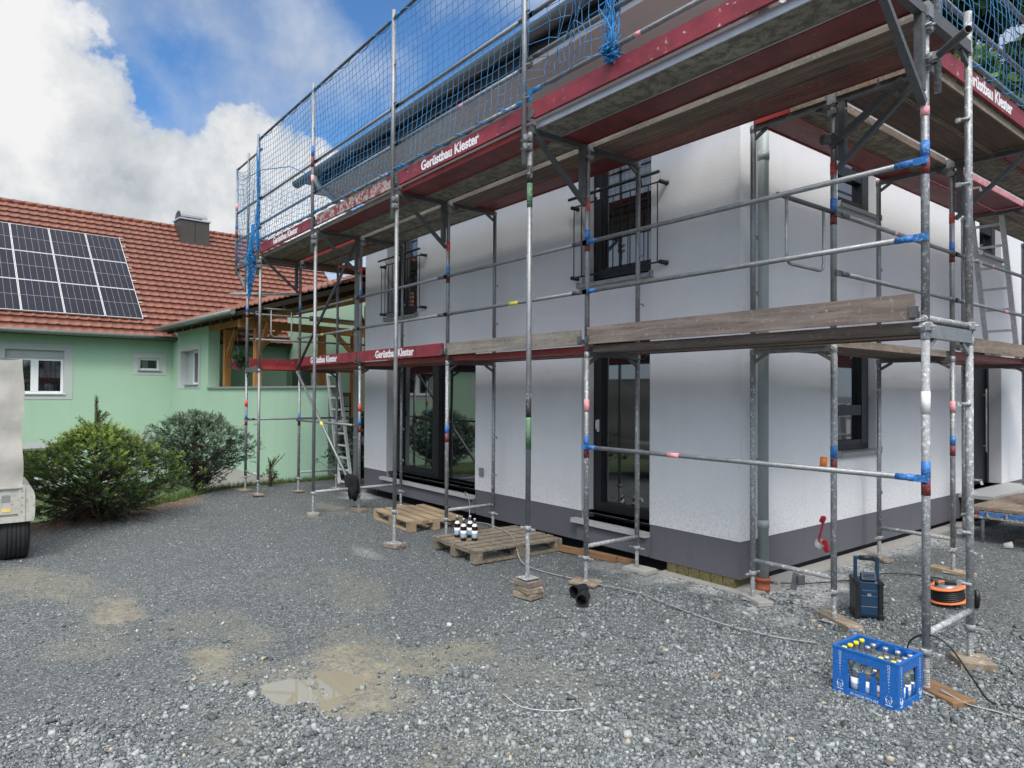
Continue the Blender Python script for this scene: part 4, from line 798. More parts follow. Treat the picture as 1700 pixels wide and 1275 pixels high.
def netgrid(P, nx_, nz, amp=.03, seed=1):
    rows = []
    for j in range(nz+1):
        row = []
        for i in range(nx_+1):
            s_, t_ = i/nx_, j/nz; p = Vector(P(s_, t_)); q = Vector((s_*nx_*.35, t_*nz*.35, seed*3.1))
            off = mnoise.noise_vector(q)*amp + mnoise.noise_vector(q*2.7)*amp*.35; e = min(1, 6*t_, 6*(1-t_))*.8+.2; row.append(tuple(p+off*e))
        rows.append(row)
    return rows
def Pfront(s_, t_):
    x = (xD-.02) + (xA-.02-(xD-.02))*s_; ph = (x-xD) % 2.5/2.5; top = z2+2.05 - .10*math.sin(math.pi*ph)**.8*.8; bot = z2+.20 + .05*math.sin(math.pi*ph)
    return (x, yb-.055+.05*math.sin(t_*math.pi), bot+(top-bot)*t_)
net('safety_net', 'blue mesh safety net stretched along the front of the top deck', netgrid(Pfront, 72, 19, .02))
def Pend(s_, t_):
    a = s_**.6; x = xA-.02+1.05*a; sag = .25*math.sin(math.pi*s_)
    return (x + .02*math.sin(9*t_*3), yb-.05+.06*math.sin(s_*8), z2+.28+(1.95-.3*0)*t_ - sag*t_*(1-.6*t_))
net('safety_net', 'loose gathered end of the blue net right of the long support pole', netgrid(Pend, 12, 17, .10, 5), .0036)
# bundle at the end
def bundle(path, spread, n, r, label, seed, knots=26):
    rg = random.Random(seed); mb = MB()
    for k in range(n):
        ph = rg.uniform(0, 6.28); rr = rg.uniform(.2, 1); pts = []
        for i in range(knots):
            t_ = i/(knots-1)*(len(path)-1); a = int(min(t_, len(path)-2)); p = Vector(path[a]).lerp(Vector(path[a+1]), t_-a); sp_ = spread[a]+(spread[a+1]-spread[a])*(t_-a)
            pts.append(p+Vector((math.cos(ph+i*.5*rg.uniform(.7, 1.3)), math.sin(ph*1.3+i*.4), rg.uniform(-.4, .4)))*sp_*rr)
        mb.path(pts, r, 4, caps=False)
    return tag(mb.build('rope_bundle', 'rope_blue', None, path[0]), label, 'rope')
bundle([(-.02, yb-.03, z2+2.3), (-.03, yb-.03, z2+1.2), (-.01, yb-.03, z2+.3), (.0, yb-.03, z2+.18)], [.05, .07, .09, .06], 26, .0045, 'thick blue bundle of gathered net hanging at the top centre', 3, 34)
bundle([(xD-.02, yb-.05, z2+2.0), (xD-.0, yb-.05, z2+1.0), (xD-.01, yb-.05, z2+.1)], [.03, .05, .06], 16, .005, 'blue gathered net edge tied down the leftmost net post', 4, 30)
bundle([(xD-.06, yb-.12, z2+.55), (xD-.12, yb-.12, z2+.1), (xD-.17, yb-.12, z2-.12), (xD-.13, yb-.12, z2-.40), (xD-.27, yb-.12, z2-.75)], [.02, .05, .14, .07, .012], 26, .006, 'tangled ball of blue rope hanging at the left end of the top deck', 8, 30)
def Pleft(s_, t_):
    dip = .18*math.sin(math.pi*t_)*s_**2
    return (xD-.0-1.42*s_+dip, yb-.03, z2+.05+(1.95-.25*math.sin(math.pi*s_)*t_-.1*s_)*t_)
net('safety_net', 'blue net closing the left end of the top deck between three posts', netgrid(Pleft, 14, 18, .03, 9), .0035)
def Pleft2(s_, t_): return (xD-1.44, yb+2.6*s_, z2+.1+(1.75-.2*math.sin(math.pi*s_))*t_)
net('safety_net', 'blue net along the outer side of the left return', netgrid(Pleft2, 24, 16, .05, 12), .0035)
for i, x in enumerate((xD-.73, xD-1.46)):
    t = thing('net_post', ['middle net post of the left return', 'leftmost net post with red and blue bands'][i], 'scaffold post', (x, yb, z2-.1)); mb = MB(); mb.tube((x, yb, z2-.12), (x, yb, z2+2.03-.1*i), .0225, 12); mb.build('tube', 'galv', t)
    if i:
        for mn, za, zc in (('band_blue', 1.0, 1.1), ('band_red', .82, 1.0), ('sticker_pink', 1.35, 1.5)): mb = MB(); mb.tube((x, yb, z2-.25+za), (x, yb, z2-.25+zc), .025, 12); mb.build('sticker', mn, t)
mb = MB(); mb.path([(xD-1.35, yb+.1, z2+1.72), (xD-.3, yb+.1, z2+1.63), (xD+.6, yb+.3, z2+1.5), (-8.0, -.75, 5.62)], .008, 6); tag(mb.build('rope', 'rope_blue', None, (xD, yb, 6)), 'thin dark blue rope running from the left posts to the gutter end', 'rope')
mb = MB()
for (a, c) in ((xD, xC), (xC, xB), (xB, xA)):
    p = []
    for i in range(120): t_ = i/119; x = a+(c-a)*t_; q = t_*(c-a)*16; p.append((x, yb-.02+.03*math.cos(q), z2+.25+.03*math.sin(q)))
    mb.path(p, .006, 5, caps=False)
tag(mb.build('rope', 'rope_blue', None, (xB, yb, z2)), 'blue rope wound spirally around the lowest net tube on the front', 'rope')
mb = MB()
for (a, c) in ((xD, xC), (xC, xB), (xB, xA)):
    p = []
    for i in range(90): t_ = i/89; x = a+(c-a)*t_; q = t_*(c-a)*11; p.append((x, yb-.05+.027*math.cos(q), z2+2.04+.027*math.sin(q)))
    mb.path(p, .005, 5, caps=False)
tag(mb.build('rope', 'rope_blue', None, (xC, yb, z2+2)), 'blue rope wound around the top net tube on the front', 'rope')
def Pright(s_, t_): return (xbo+.03+.03*math.sin(t_*3), -.1+5.1*s_, z2+.22+(2.0-.15*math.sin(math.pi*((s_*2) % 1)))*t_)
net('safety_net', 'blue mesh net along the top deck of the right facade in front of the trees', netgrid(Pright, 50, 20, .035, 15), .0032)
mb = MB()
for a, c in ((-.1, 2.3), (2.3, 4.8)):
    p = []
    for i in range(70): t_ = i/69; y = a+(c-a)*t_; q = t_*38; p.append((xbo+.03*math.cos(q), y, z2+.24+.03*math.sin(q)))
    mb.path(p, .005, 5, caps=False)
tag(mb.build('rope', 'rope_blue', None, (xbo, 0, z2)), 'blue rope wound around the net tube above the right hand toe board', 'rope')

# ------------------------------------------------------------------ things on the ground
def pallet(x, y, rz, mat_, label, ln=1.2, wd=.8):
    t = thing('pallet', label, 'pallet', (x, y, 0)); c, s_ = math.cos(rz), math.sin(rz); f = lambda p: (x+p[0]*c-p[1]*s_, y+p[0]*s_+p[1]*c, p[2])
    for i, yy in enumerate(np.linspace(-wd/2+.06, wd/2-.06, 5 if wd < .85 else 6)):
        mb = MB(f); mb.obox((random.uniform(-.006, .006), yy, .133), (ln, .11 if i % 2 else .13, .022), random.uniform(-.006, .006), 0, random.uniform(-.004, .004)); mb.build('top_board', mat_, t)
    mb = MB(f)
    for xx in (-ln/2+.05, 0, ln/2-.05):
        mb.obox((xx, 0, .111), (.10, wd, .02)) 
        for yy in (-wd/2+.05, 0, wd/2-.05): mb.obox((xx, yy, .061), (.10 if xx else .14, .10, .078))
    mb.build('block', mat_, t)
    mb = MB(f)
    for yy in (-wd/2+.05, 0, wd/2-.05): mb.obox((0, yy, .011), (ln, .10, .021))
    mb.build('bottom_board', mat_, t); return t
pallet(-4.72, -.72, R(-4), 'pallet_light', 'light coloured wooden pallet beneath the sliding glass door')
pallet(-2.72, -.80, R(90-3), 'pallet_dark', 'dark weathered wooden pallet carrying the beer bottles', 1.2, .95)
def beer(x, y, z, label):
    t = thing('beer_bottle', label, 'bottle', (x, y, z), 'beer bottles on the dark pallet'); mb = MB()
    mb.lathe([(.0, .0), (.031, 0), (.034, .004), (.034, .145), (.030, .165), (.017, .19), (.0145, .20), (.0135, .245), (.0, .245)], (x, y, z), 18); mb.build('glass', 'glass_brown', t)
    mb = MB(); mb.lathe([(.0345, .03), (.0347, .03), (.0347, .115), (.0345, .115)], (x, y, z), 18); mb.build('label', 'label_white', t)
    mb = MB(); mb.lathe([(.0350, .055), (.0350, .085)], (x, y, z), 18); mb.build('label_stripe', 'label_blue', t)
    mb = MB(); mb.lathe([(.0312, .162), (.0245, .18), (.0185, .19), (.0172, .193)], (x, y, z), 18); mb.build('neck_label', 'label_white', t)
    mb = MB(); mb.lathe([(.0145, .238), (.0155, .24), (.0145, .252), (.0, .253)], (x, y, z), 12); mb.build('crown_cap', 'cap_silver', t)
for (x, y, lb) in ((-2.99, -1.18, 'leftmost brown beer bottle on the dark pallet'), (-2.90, -1.06, 'beer bottle at the back of the group on the pallet'), (-2.80, -1.22, 'brown beer bottle standing nearest the camera on the pallet'), (-2.72, -1.12, 'rightmost brown beer bottle on the dark pallet')): beer(x, y, .145, lb)
mb = MB(); mb.obox((-1.90, -.20, .035), (.95, .08, .06), R(9)); tag(mb.build('timber', 'timber_brown', None, (-1.9, -.2, 0)), 'long brown timber lying along the plinth right of the dark pallet', 'timber')
mb = MB(); mb.obox((-1.62, -.10, .03), (.75, .07, .05), R(5)); tag(mb.build('timber', 'timber_brown', None, (-1.62, -.1, 0)), 'shorter brown timber behind it against the plinth', 'timber')
for x, y, rz, lb in ((-.80, -1.30, 35, 'left one of two short black pipe pieces on the gravel'), (-.60, -1.44, 60, 'right one of two short black pipe pieces on the gravel')):
    d = Vector((math.cos(R(rz-115)), math.sin(R(rz-115)), .05)).normalized(); c = Vector((x, y, .052)); mb = MB(); mb.path([c-d*.08, c+d*.04], [.048, .048], 20, caps=False); mb.path([c+d*.04, c+d*.08], [.055, .055], 20, caps=False); mb.path([c+d*.079, c-d*.079], [.043, .043], 20, caps=False); mb.lathe([(.043, 0), (.055, .0001)], c+d*.08, 20, axis=tuple(d), smooth=False); mb.lathe([(.048, 0), (.055, .0001)], c+d*.04, 20, axis=tuple(d), smooth=False); mb.disc(c-d*.079, .048, tuple(-d), 20); tag(mb.build('pipe_piece', 'black', None, (x, y, 0)), lb, 'pipe')
def smooth_path(P, k=8):
    out = []; P = [Vector(p) for p in P]
    for i in range(len(P)-1):
        a, b_, c, d = P[max(i-1, 0)], P[i], P[i+1], P[min(i+2, len(P)-1)]
        for j in range(k):
            t_ = j/k; out.append(.5*((2*b_)+(c-a)*t_+(2*a-5*b_+4*c-d)*t_*t_+(3*b_-a-3*c+d)*t_**3))
    return out+[P[-1]]
def cable(P, label, mat_='black', r=.006, name='cable'):
    mb = MB(); mb.path(smooth_path(P), r, 6); return tag(mb.build(name, mat_, None, P[0]), label, 'cable')
cable([(-4.2, -.25, .03), (-3.4, -.45, .155), (-2.7, -.62, .155), (-2.3, -.85, .12), (-1.85, -1.05, .02), (-1.07, -.976, .02), (-.55, -.857, .02), (-.2, -.892, .022), (.15, -.94, .02), (.48, -.959, .02), (.9, -.884, .02), (1.136, -.756, .018)], 'long cable crossing the dark pallet and running over the gravel to the right', 'cable_grey')
cable([(.014, .4, .02), (.28, .69, .02), (.49, 1.2, .02), (.61, 1.75, .02), (1.1, 1.9, .02), (1.4, 1.3, .02)], 'thin dark cable from the downpipe past the radio to the cable reel')
cable([(1.84, -.95, .10), (1.86, -.98, .28), (1.97, -.99, .36), (2.08, -.97, .32), (2.2, -.93, .14), (2.26, -.88, .03), (2.34, -.82, .02), (2.5, -.75, .02), (2.9, -.4, .02)], 'black cable arching up behind the blue crate past the corner foot', 'black', .0055)
cable([(2.05, -1.02, .06), (2.2, -1.03, .03), (2.35, -.98, .02), (2.7, -.95, .02), (3.2, -.7, .02)], 'pale cable on the gravel right of the blue crate', 'cable_grey', .005)
cable([(.42, -3.1, .02), (.62, -3.12, .02), (.78, -3.0, .02), (.85, -2.85, .02)], 'thin white wire offcut lying on the gravel in the foreground', 'white_pl', .0014)
mb = MB(); mb.path(smooth_path([(-.55, -1.02, 2.20), (-.45, -1.02, 2.16), (-.38, -1.02, 2.14), (-.28, -1.02, 2.15), (-.22, -1.02, 2.20)]), .004, 5); tag(mb.build('wire', 'black', None, (-.4, -1.02, 2.2)), 'thin wire loop hanging below the lower deck at the corner bay', 'wire')

# blue bottle crate
CX, CY, CA = 1.79, -1.265, R(-2)
cf = lambda p: (CX+p[0]*math.cos(CA)-p[1]*math.sin(CA), CY+p[0]*math.sin(CA)+p[1]*math.cos(CA), p[2])
crate = thing('bottle_crate', 'blue plastic bottle crate with white print standing on the gravel', 'crate', (CX, CY, 0)); hx, hy, H = .195, .155, .285; th = .012
mb = MB(cf)
def panel(a0, a1, zz0, zz1, side):
    if side == 'f': mb.boxmm((a0, -hy, zz0), (a1, -hy+th, zz1))
    if side == 'b': mb.boxmm((a0, hy-th, zz0), (a1, hy, zz1))
    if side == 'r': mb.boxmm((hx-th, a0, zz0), (hx, a1, zz1))
    if side == 'l': mb.boxmm((-hx, a0, zz0), (-hx+th, a1, zz1))
for sd_ in 'fb':
    panel(-hx, -.10, .0, H-.012, sd_); panel(.09, hx, .0, H-.012, sd_); panel(-.10, .09, .0, .045, sd_); panel(-.10, .09, .222, H-.012, sd_)
for sd_ in 'rl':
    panel(-hy+th, -.085, .0, H-.012, sd_); panel(.085, hy-th, .0, H-.012, sd_); panel(-.085, .085, .0, .05, sd_); panel(-.085, .085, .222, H-.012, sd_)
mb.boxmm((-hx+th, -hy+th, .0), (hx-th, hy-th, .012)); 
for (a, c) in (((-hx-.003, -hy-.003, H-.012), (hx+.003, -hy+th+.002, H)), ((-hx-.003, hy-th-.002, H-.012), (hx+.003, hy+.003, H)), ((-hx-.003, -hy+th+.002, H-.012), (-hx+th+.002, hy-th-.002, H)), ((hx-th-.002, -hy+th+.002, H-.012), (hx+.003, hy-th-.002, H))): mb.boxmm(a, c)
for (a, c) in (((-hx-.002, -hy-.002, .0), (hx+.002, -hy-.0002, .012)), ((hx+.0002, -hy-.002, .0), (hx+.002, hy+.002, .012))): mb.boxmm(a, c)
for sx_ in (-.07, .04, .11): mb.prism([(0, 0), (.03, 0), (.015, -.03)], lambda a, c: (sx_+a, hy-th-.02, H-.012+c), lambda a, c: (sx_+a, hy-th, H-.012+c))
mb.build('shell', 'crate_blue', crate)
mb = MB(cf)
xs = [-hx+th+(2*hx-2*th)*i/5 for i in range(1, 5)]; ys = [-hy+th+(2*hy-2*th)*i/4 for i in range(1, 4)]
for x in xs: mb.boxmm((x-.002, -hy+th, .012), (x+.002, hy-th, .115))
for y in ys:
    e = [-hx+th]+xs+[hx-th]
    for i in range(5): mb.boxmm((e[i]+.0021, y-.002, .012), (e[i+1]-.0021, y+.002, .112))
for x in (-.02, .045): 
    mb.prism([(-.022, .045), (.022, .045), (.022, .14), (0, .165), (-.022, .14)], lambda a, c: (x+a, -hy+.016, c), lambda a, c: (x+a, -hy+.020, c))
mb.build('divider', 'crate_blue', crate)
for (fx, by_) in (('f', -.148), ('f', .142), ('r', -.118), ('r', .118)):
    Q = (lambda a, c, by_=by_: (by_+a, -hy-.001, c)) if fx == 'f' else (lambda a, c, by_=by_: (hx+.001, by_+a, c)); axx = (0, -1, 0) if fx == 'f' else (1, 0, 0)
    for k in range(9):
        pr = MB(cf); r_ = .0085-.0008*k; pr.lathe([(r_, -.0004), (r_, .0004), (r_-.0020, .0004)], Q(0, .255-.0180*k), 14, axis=axx, smooth=False); pr.build('ring_print', 'print_white', crate)
    pr = MB(cf); sc2 = 1.0 if fx == 'f' else .8
    for s_ in (-1, 1): pr.path([Q(sc2*s_*(.004+.010*abs(math.sin(q))*1.2), .072+.012*math.cos(q)) for q in np.linspace(.2, 4.0, 14)], .0014, 4)
    pr.path([Q(sc2*a, c) for a, c in ((-.019, .066), (-.013, .044), (-.004, .040), (0, .060), (.004, .040), (.013, .044), (.019, .066))], .0022, 4)
    a_, c_ = Q(-.020*sc2, .028), Q(.020*sc2, .034); pr.boxmm(a_, tuple(c_[i]+(.0006*axx[i]) for i in range(3))); pr.build('emblem', 'print_white', crate)
pr = MB(cf); vs, fs = text_geo('IN AQUA VITA EST', .020, .0004, .0006); pr.add([(p[0], -hy-.001-p[2]*.5, .024+p[1]) for p in vs], fs)
pr.build('lettering', 'print_white', crate)
cells = [(-hx+th+(2*hx-2*th)*(i+.5)/5, -hy+th+(2*hy-2*th)*(j+.5)/4) for i in range(5) for j in range(4)]
occ = {0: 'y', 1: 'y', 2: 'y', 3: 'y', 7: 's', 6: 's', 9: None, 11: 's', 12: 'y', 13: 's', 15: 's', 16: 'y', 17: 's', 18: 's', 8: 's', 4: 's', 19: 's'}
bn_ = {'y': 'yellow capped', 's': 'silver capped'}
colw = ['leftmost', 'second', 'middle', 'fourth', 'rightmost']; roww = ['front', 'second', 'third', 'back']
for ci, kind in occ.items():
    if not kind: continue
    lx, ly = cells[ci]; x, y, _ = cf((lx, ly, 0)); z = .013
    t = thing('water_bottle', '%s clear bottle in the %s column, %s row of the blue crate' % (bn_[kind], colw[ci//4], roww[ci % 4]), 'bottle', (x, y, z), 'bottles in the blue crate')
    mb = MB(); hb = .247 if kind == 's' else .256; mb.lathe([(.0, 0), (.028, 0), (.031, .004), (.031, .13), (.027, .155), (.014, hb-.035), (.012, hb-.025), (.012, hb), (.0, hb)], (x, y, z), 16); mb.build('glass', 'glass_clear', t)
    mb = MB(); mb.lathe([(.0125, hb-.012), (.0155, hb-.012), (.0155, hb+.006), (.013, hb+.009), (.0, hb+.009)], (x, y, z), 14); mb.build('cap', 'cap_yellow' if kind == 'y' else 'cap_silver', t)
    mb = MB(); mb.lathe([(.0316, .035), (.0318, .035), (.0318, .105), (.0316, .105)], (x, y, z), 16); mb.build('label', 'label_white', t)
    mb = MB(); mb.lathe([(.0276, .152), (.0205, .175), (.0148, .19)], (x, y, z), 16); mb.build('neck_label', 'label_white' if kind == 's' else 'label_yellow', t)
    mb = MB(); mb.lathe([(.0322, .058), (.0322, .07)], (x, y, z), 16); mb.build('label_stripe', 'label_red' if kind == 'y' else 'label_blue', t)

# jobsite radio
rx_, ry_, ra = 1.06, .20, R(51.95-14); rf = lambda p: (rx_+p[0]*math.cos(ra)-p[1]*math.sin(ra), ry_+p[0]*math.sin(ra)+p[1]*math.cos(ra), p[2])
t = thing('work_radio', 'dark blue jobsite radio with tall handle standing on the gravel', 'radio', (rx_, ry_, 0))
mb = MB(rf); mb.obox((0, 0, .165), (.155, .17, .30), bevel=.015); mb.build('body', 'tool_navy', t)
mb = MB(rf); mb.obox((0, -.087, .12), (.12, .012, .16), bevel=.004); mb.obox((0, -.087, .225), (.11, .010, .035), bevel=.003); mb.build('front_panel', 'tool_navy', t)
mb = MB(rf); mb.obox((0, -.095, .205), (.03, .003, .022)); mb.boxmm((-.06, -.096, .108), (.06, -.0931, .112)); mb.build('badge', 'metal_sill', t)
for s_ in (-1, 1):
    mb = MB(rf); mb.obox((s_*.088, 0, .16), (.032, .20, .31), bevel=.012)
    for q in (.02, .29): mb.tube((s_*.088, -.11, q+.01), (s_*.088, .11, q+.01), .022, 12)
    mb.build('bumper', 'black', t)
mb = MB(rf); mb.bar((-.083, 0, .30), (-.083, 0, .475), .022, .035); mb.bar((.083, 0, .30), (.083, 0, .475), .022, .035); mb.bar((-.094, 0, .485), (.094, 0, .485), .035, .022); mb.build('handle', 'tool_navy', t)
mb = MB(rf); mb.tube((-.055, 0, .486), (.055, 0, .486), .020, 12); mb.build('grip', 'black', t)
mb = MB(rf)
mb.obox((0, -.06, .345), (.11, .05, .07), rx=R(-20), bevel=.008); mb.build('top_hood', 'tool_navy', t)
mb = MB(rf)
for k in range(4): mb.obox((0, -.09+.012*k*.2, .325+.014*k), (.085, .004, .005))
mb.build('vent', 'black', t)
# cable reel
ex, ey = 1.36, 1.10; ax = Vector((-.10, -.12, .98)).normalized(); t = thing('cable_reel', 'orange cable reel lying on its side on the gravel', 'cable reel', (ex, ey, 0))
for h_, r_ in ((.05, .15), (.165, .145)):
    mb = MB(); mb.lathe([(.06, 0), (r_, 0), (r_+.006, .006), (r_, .012), (.06, .012), (.06, 0)], Vector((ex, ey, 0))+ax*h_, 28, axis=tuple(ax)); mb.build('flange', 'reel_orange', t)
mb = MB(); P0 = Vector((ex, ey, 0))
for k in range(6):
    mm_ = Vector((0, 0, 1)).rotation_difference(ax).to_matrix(); mb.path([P0+ax*(.075+.016*k)+mm_ @ Vector((.125*math.cos(q)*(1-.01*(k % 2)), .125*math.sin(q), 0)) for q in np.linspace(0, 6.283, 26)], .0085, 6, caps=False)
mb.lathe([(.115, .06), (.115, .165)], P0, 20, axis=tuple(ax)); mb.build('wound_cable', 'black', t)
mb = MB(); mb.lathe([(.0, .178), (.09, .178), (.085, .17)], P0, 22, axis=tuple(ax)); mb.build('socket_plate', 'metal_sill', t)
mb = MB(); c0 = P0+ax*.20; mb.obox(c0+Vector((.03, .03, .0)), (.09, .045, .04), R(20), bevel=.01); mb.build('winding_knob', 'black', t)
for q in (Vector((-.05, -.06, -.02)), Vector((-.12, .03, -.02))): mb = MB(); mb.tube(c0+q, c0+q+Vector((0, 0, .035)), .014); mb.build('peg', 'black', t)
mb = MB(); mb.path([P0+Vector((.19, .05, .02)), P0+Vector((.20, .05, .10)), P0+Vector((.19, .05, .17))], .022, 10); mb.path([P0+Vector((-.19, .0, .03)), P0+Vector((-.20, .0, .12)), P0+Vector((-.17, .0, .18))], .012, 8); mb.build('stand_handle', 'black', t)
# hanging black jacket at C
bmj = bpy.data.meshes.new('j'); import bmesh
bm_ = bmesh.new(); bmesh.ops.create_icosphere(bm_, subdivisions=4, radius=1.0); mb = MB(); jc = Vector((xC-.03, yo-.10, .375)); vs = []
for v in bm_.verts:
    p = v.co.copy(); n1_ = mnoise.noise(p*1.5+Vector((3, 1, 2))); n2_ = 1-abs(mnoise.noise(Vector((p.x*3.2, p.y*3.2, p.z*1.2))+Vector((7, 0, 0))))*2
    r_ = 1+.60*n1_+.30*n2_-.22*abs(mnoise.noise(Vector((p.x*7, p.y*7, p.z*2.5)))); vs.append(jc+Vector((p.x*.10*r_*(1.2+.3*p.z), p.y*.07*r_, p.z*.18*r_-.05*max(0, p.x)+.02)))
mb.add(vs, [tuple(x.index for x in f.verts) for f in bm_.faces], 0, True); bm_.free(); tag(mb.build('hanging_jacket', 'black_cloth', None, (xC, yo, .3)), 'crumpled black jacket hanging at the foot of the diagonal brace', 'jacket')
# tape roll, red lamp, clamp
t = thing('tape_roll', 'orange roll of adhesive tape hung on the pole right of the house corner', 'tape', (xo-.045, yF[0]-.04, 1.28)); mb = MB(); c = Vector((xo-.06, yF[0]-.05, 1.29)); ax_ = (-.85, -.5, .1)
mb.lathe([(.030, -.025), (.045, -.025), (.045, .025), (.030, .025), (.030, -.025)], c, 22, axis=ax_); mb.build('roll', 'orange', t); mb = MB(); mb.lathe([(.0295, -.026), (.027, -.026), (.027, .026), (.0295, .026)], c, 22, axis=ax_); mb.build('core', 'white_pl', t)
t = thing('safety_visor', 'red strap with clear round cup hanging on the pole below the orange tape', 'safety gear', (xo-.06, yF[0]-.05, .62)); mb = MB()
mb.path(smooth_path([(xo-.045, yF[0]-.06, .86), (xo-.06, yF[0]-.06, .80), (xo-.075, yF[0]-.06, .73), (xo-.09, yF[0]-.06, .66), (xo-.05, yF[0]-.06, .60), (xo-.02, yF[0]-.06, .64)]), .009, 8); mb.obox((xo-.06, yF[0]-.06, .83), (.035, .025, .06), ry=.4, bevel=.006); mb.obox((xo-.035, yF[0]-.06, .62), (.035, .03, .10), ry=-.3, bevel=.008); mb.build('strap', 'red_plastic', t)
mb = MB(); mb.lathe([(.045, 0), (.043, .03), (.03, .055), (.001, .065)], (xo-.07, yF[0]-.06, .65), 16, axis=(-.6, 0, -1)); mb.build('cup', 'visor', t)
mb = MB(); mb.obox((.66, yF[0]-.03, .27), (.05, .02, .14), R(30), 0, .15); mb.obox((.71, yF[0]-.02, .29), (.06, .02, .08), R(60), bevel=.003); tag(mb.build('metal_clip', 'galv_dark', None, (.66, yF[0], .3)), 'dark metal clip hanging on the low cross tube at the house corner', 'clip')
mb = MB(); mb.obox((1.18, -.28, .015), (.05, .025, .02), R(40), bevel=.004); tag(mb.build('blue_offcut', 'band_blue', None, (1.18, -.28, 0)), 'small blue plastic piece on the gravel near the radio', 'plastic piece')
mb = MB(); mb.obox((1.05, -1.86, .02), (.045, .035, .006), R(20), .2); tag(mb.build('dry_leaf', 'timber_brown', None, (1.38, -1.75, 0)), 'small brown dry leaf in front of the blue crate', 'leaf')
# low platform near the entrance
t = thing('low_platform', 'low work platform with red and blue edge beside the entrance', 'platform', (.9, 5.2, 0))
mb = MB(); mb.boxmm((.50, 4.20, .42), (1.5, 6.1, .455)); mb.build('board', 'wood_greyY', t)
mb = MB(); mb.boxmm((.50, 4.19, .33), (1.5, 4.197, .41)); mb.boxmm((.50, 4.20, .33), (.53, 6.1, .415)); mb.boxmm((.5, 4.17, .325), (1.5, 4.20, .335))
for x in (.7, .9, 1.1, 1.3): mb.boxmm((x, 4.165, .33), (x+.02, 4.189, .41))
for x in (.62, 1.4):
    for y in (4.3, 6.0): mb.tube((x, y, 0), (x, y, .41), .02)
mb.build('frame', 'galv_splat', t)
for k, (a, c, mn) in enumerate(((.50, .62, 'band_red'), (.62, .76, 'band_blue'), (.78, .92, 'band_blue'), (.93, 1.10, 'band_blue'), (1.12, 1.34, 'band_red'))): mb = MB(); mb.boxmm((a, 4.182, .365), (c, 4.189, .405)); mb.build('colour_band', mn, t)
# stepladder leg right
t = thing('stepladder', 'aluminium stepladder standing on the low platform at the right edge', 'ladder', (1.3, 5.0, .455))
for x, s_ in ((1.02, .12), (1.42, -.12)):
    mb = MB(); mb.bar((x, 4.75, .455), (x+s_, 5.0, 1.7), .06, .025); mb.build('rail', 'alu', t); mb = MB(); mb.bar((x, 5.5, .455), (x+s_, 5.1, 1.7), .06, .025); mb.build('rail', 'alu', t)
for k in range(4): z = .7+.27*k; mb = MB(); mb.obox((1.22, 4.80+.05*k, z), (.30, .07, .02)); mb.build('tread', 'alu', t)
# access ladder on lower deck
t = thing('access_ladder', 'aluminium ladder leading from the lower to the top deck of the right facade', 'ladder', (.5, 5.3, 2.3))
B0, B1, T0, T1 = Vector((.36, 5.38, 2.31)), Vector((.70, 5.38, 2.31)), Vector((.28, 4.93, 4.55)), Vector((.62, 4.93, 4.55))
for a, c in ((B0, T0), (B1, T1)): mb = MB(); mb.bar(a, c, .06, .025); mb.build('rail', 'alu', t)
for k in range(8): q = .06+.125*k; mb = MB(); mb.bar(B0.lerp(T0, q), B1.lerp(T1, q), .03, .03); mb.build('rung', 'alu', t)
for x, y, rz, lb in ((.90, 4.1, 20, 'clear crumpled plastic cup on the gravel under the low platform'),):
    mb = MB(); mb.lathe([(.0, 0), (.03, 0), (.04, .09)], (x, y, .04), 12, axis=(.8, .4, .2)); tag(mb.build('plastic_cup', 'visor', None, (x, y, 0)), lb, 'cup')
mb = MB(); mb.tube((1.1, 4.15, .03), (1.5, 4.2, .03), .03, 12); tag(mb.build('wood_log', 'pallet_light', None, (1.3, 4.2, 0)), 'short pale round timber lying in front of the low platform', 'timber')

# ------------------------------------------------------------------ green house
K = Vector((-22.601, -.282, 0)); Yp = Vector((-.06715, .99774, 0)); Xp = Vector((.99774, .06715, 0))
gf = lambda p: tuple(K + Xp*p[0] + Yp*p[1] + Vector((0, 0, p[2])))
gh = thing('house', 'green rendered house with red tiled roof and solar panels at the left', 'house', tuple(K))
fM = lambda u, d, z: gf((-d, u, z)); fW = lambda u, d, z: gf((u, d, z))
WA = (-4.75, -3.22, 1.75, 3.12, .14); WS = (-1.06, -.40, 2.56, 2.98, .10); WB_ = (-5.6, -3.5, -.95, .02, .12); WC = (-1.9, -.5, -.95, .12, .12); WR1 = (-9.3, -8.0, 1.75, 3.12, .14); WR2 = (-12.9, -11.6, 1.75, 3.12, .14)
WW = (1.0, 2.88, 2.07, 3.2, .26)
mb = MB(); wall_grid(mb, -17, 0, -1.6, 3.75, [WA, WS, WB_, WC, WR1, WR2], fM, mi_rev=1); wall_grid(mb, 0, 3.8, -1.6, 3.9, [WW], fW, mi_rev=1)
mb.add([fW(3.8, 0, -1.6), fW(3.8, .35, -1.6), fW(3.8, .35, 3.9), fW(3.8, 0, 3.9)], [(0, 1, 2, 3)]); mb.add([fW(3.8, .35, -1.6), fW(0, .35, -1.6), fW(0, .35, 3.9), fW(3.8, .35, 3.9)], [(0, 1, 2, 3)])
mb.add([gf((0, -17, -1.6)), gf((-10, -17, -1.6)), gf((-10, -17, 3.7)), gf((-5, -17, 8.5)), gf((0, -17, 3.7))], [(0, 1, 2, 3, 4)])
mb.add([gf((0, 7.2, -1.6)), gf((-10, 7.2, -1.6)), gf((-10, 7.2, 3.7)), gf((-5, 7.2, 8.4)), gf((0, 7.2, 3.7))], [(0, 1, 2, 3, 4)])
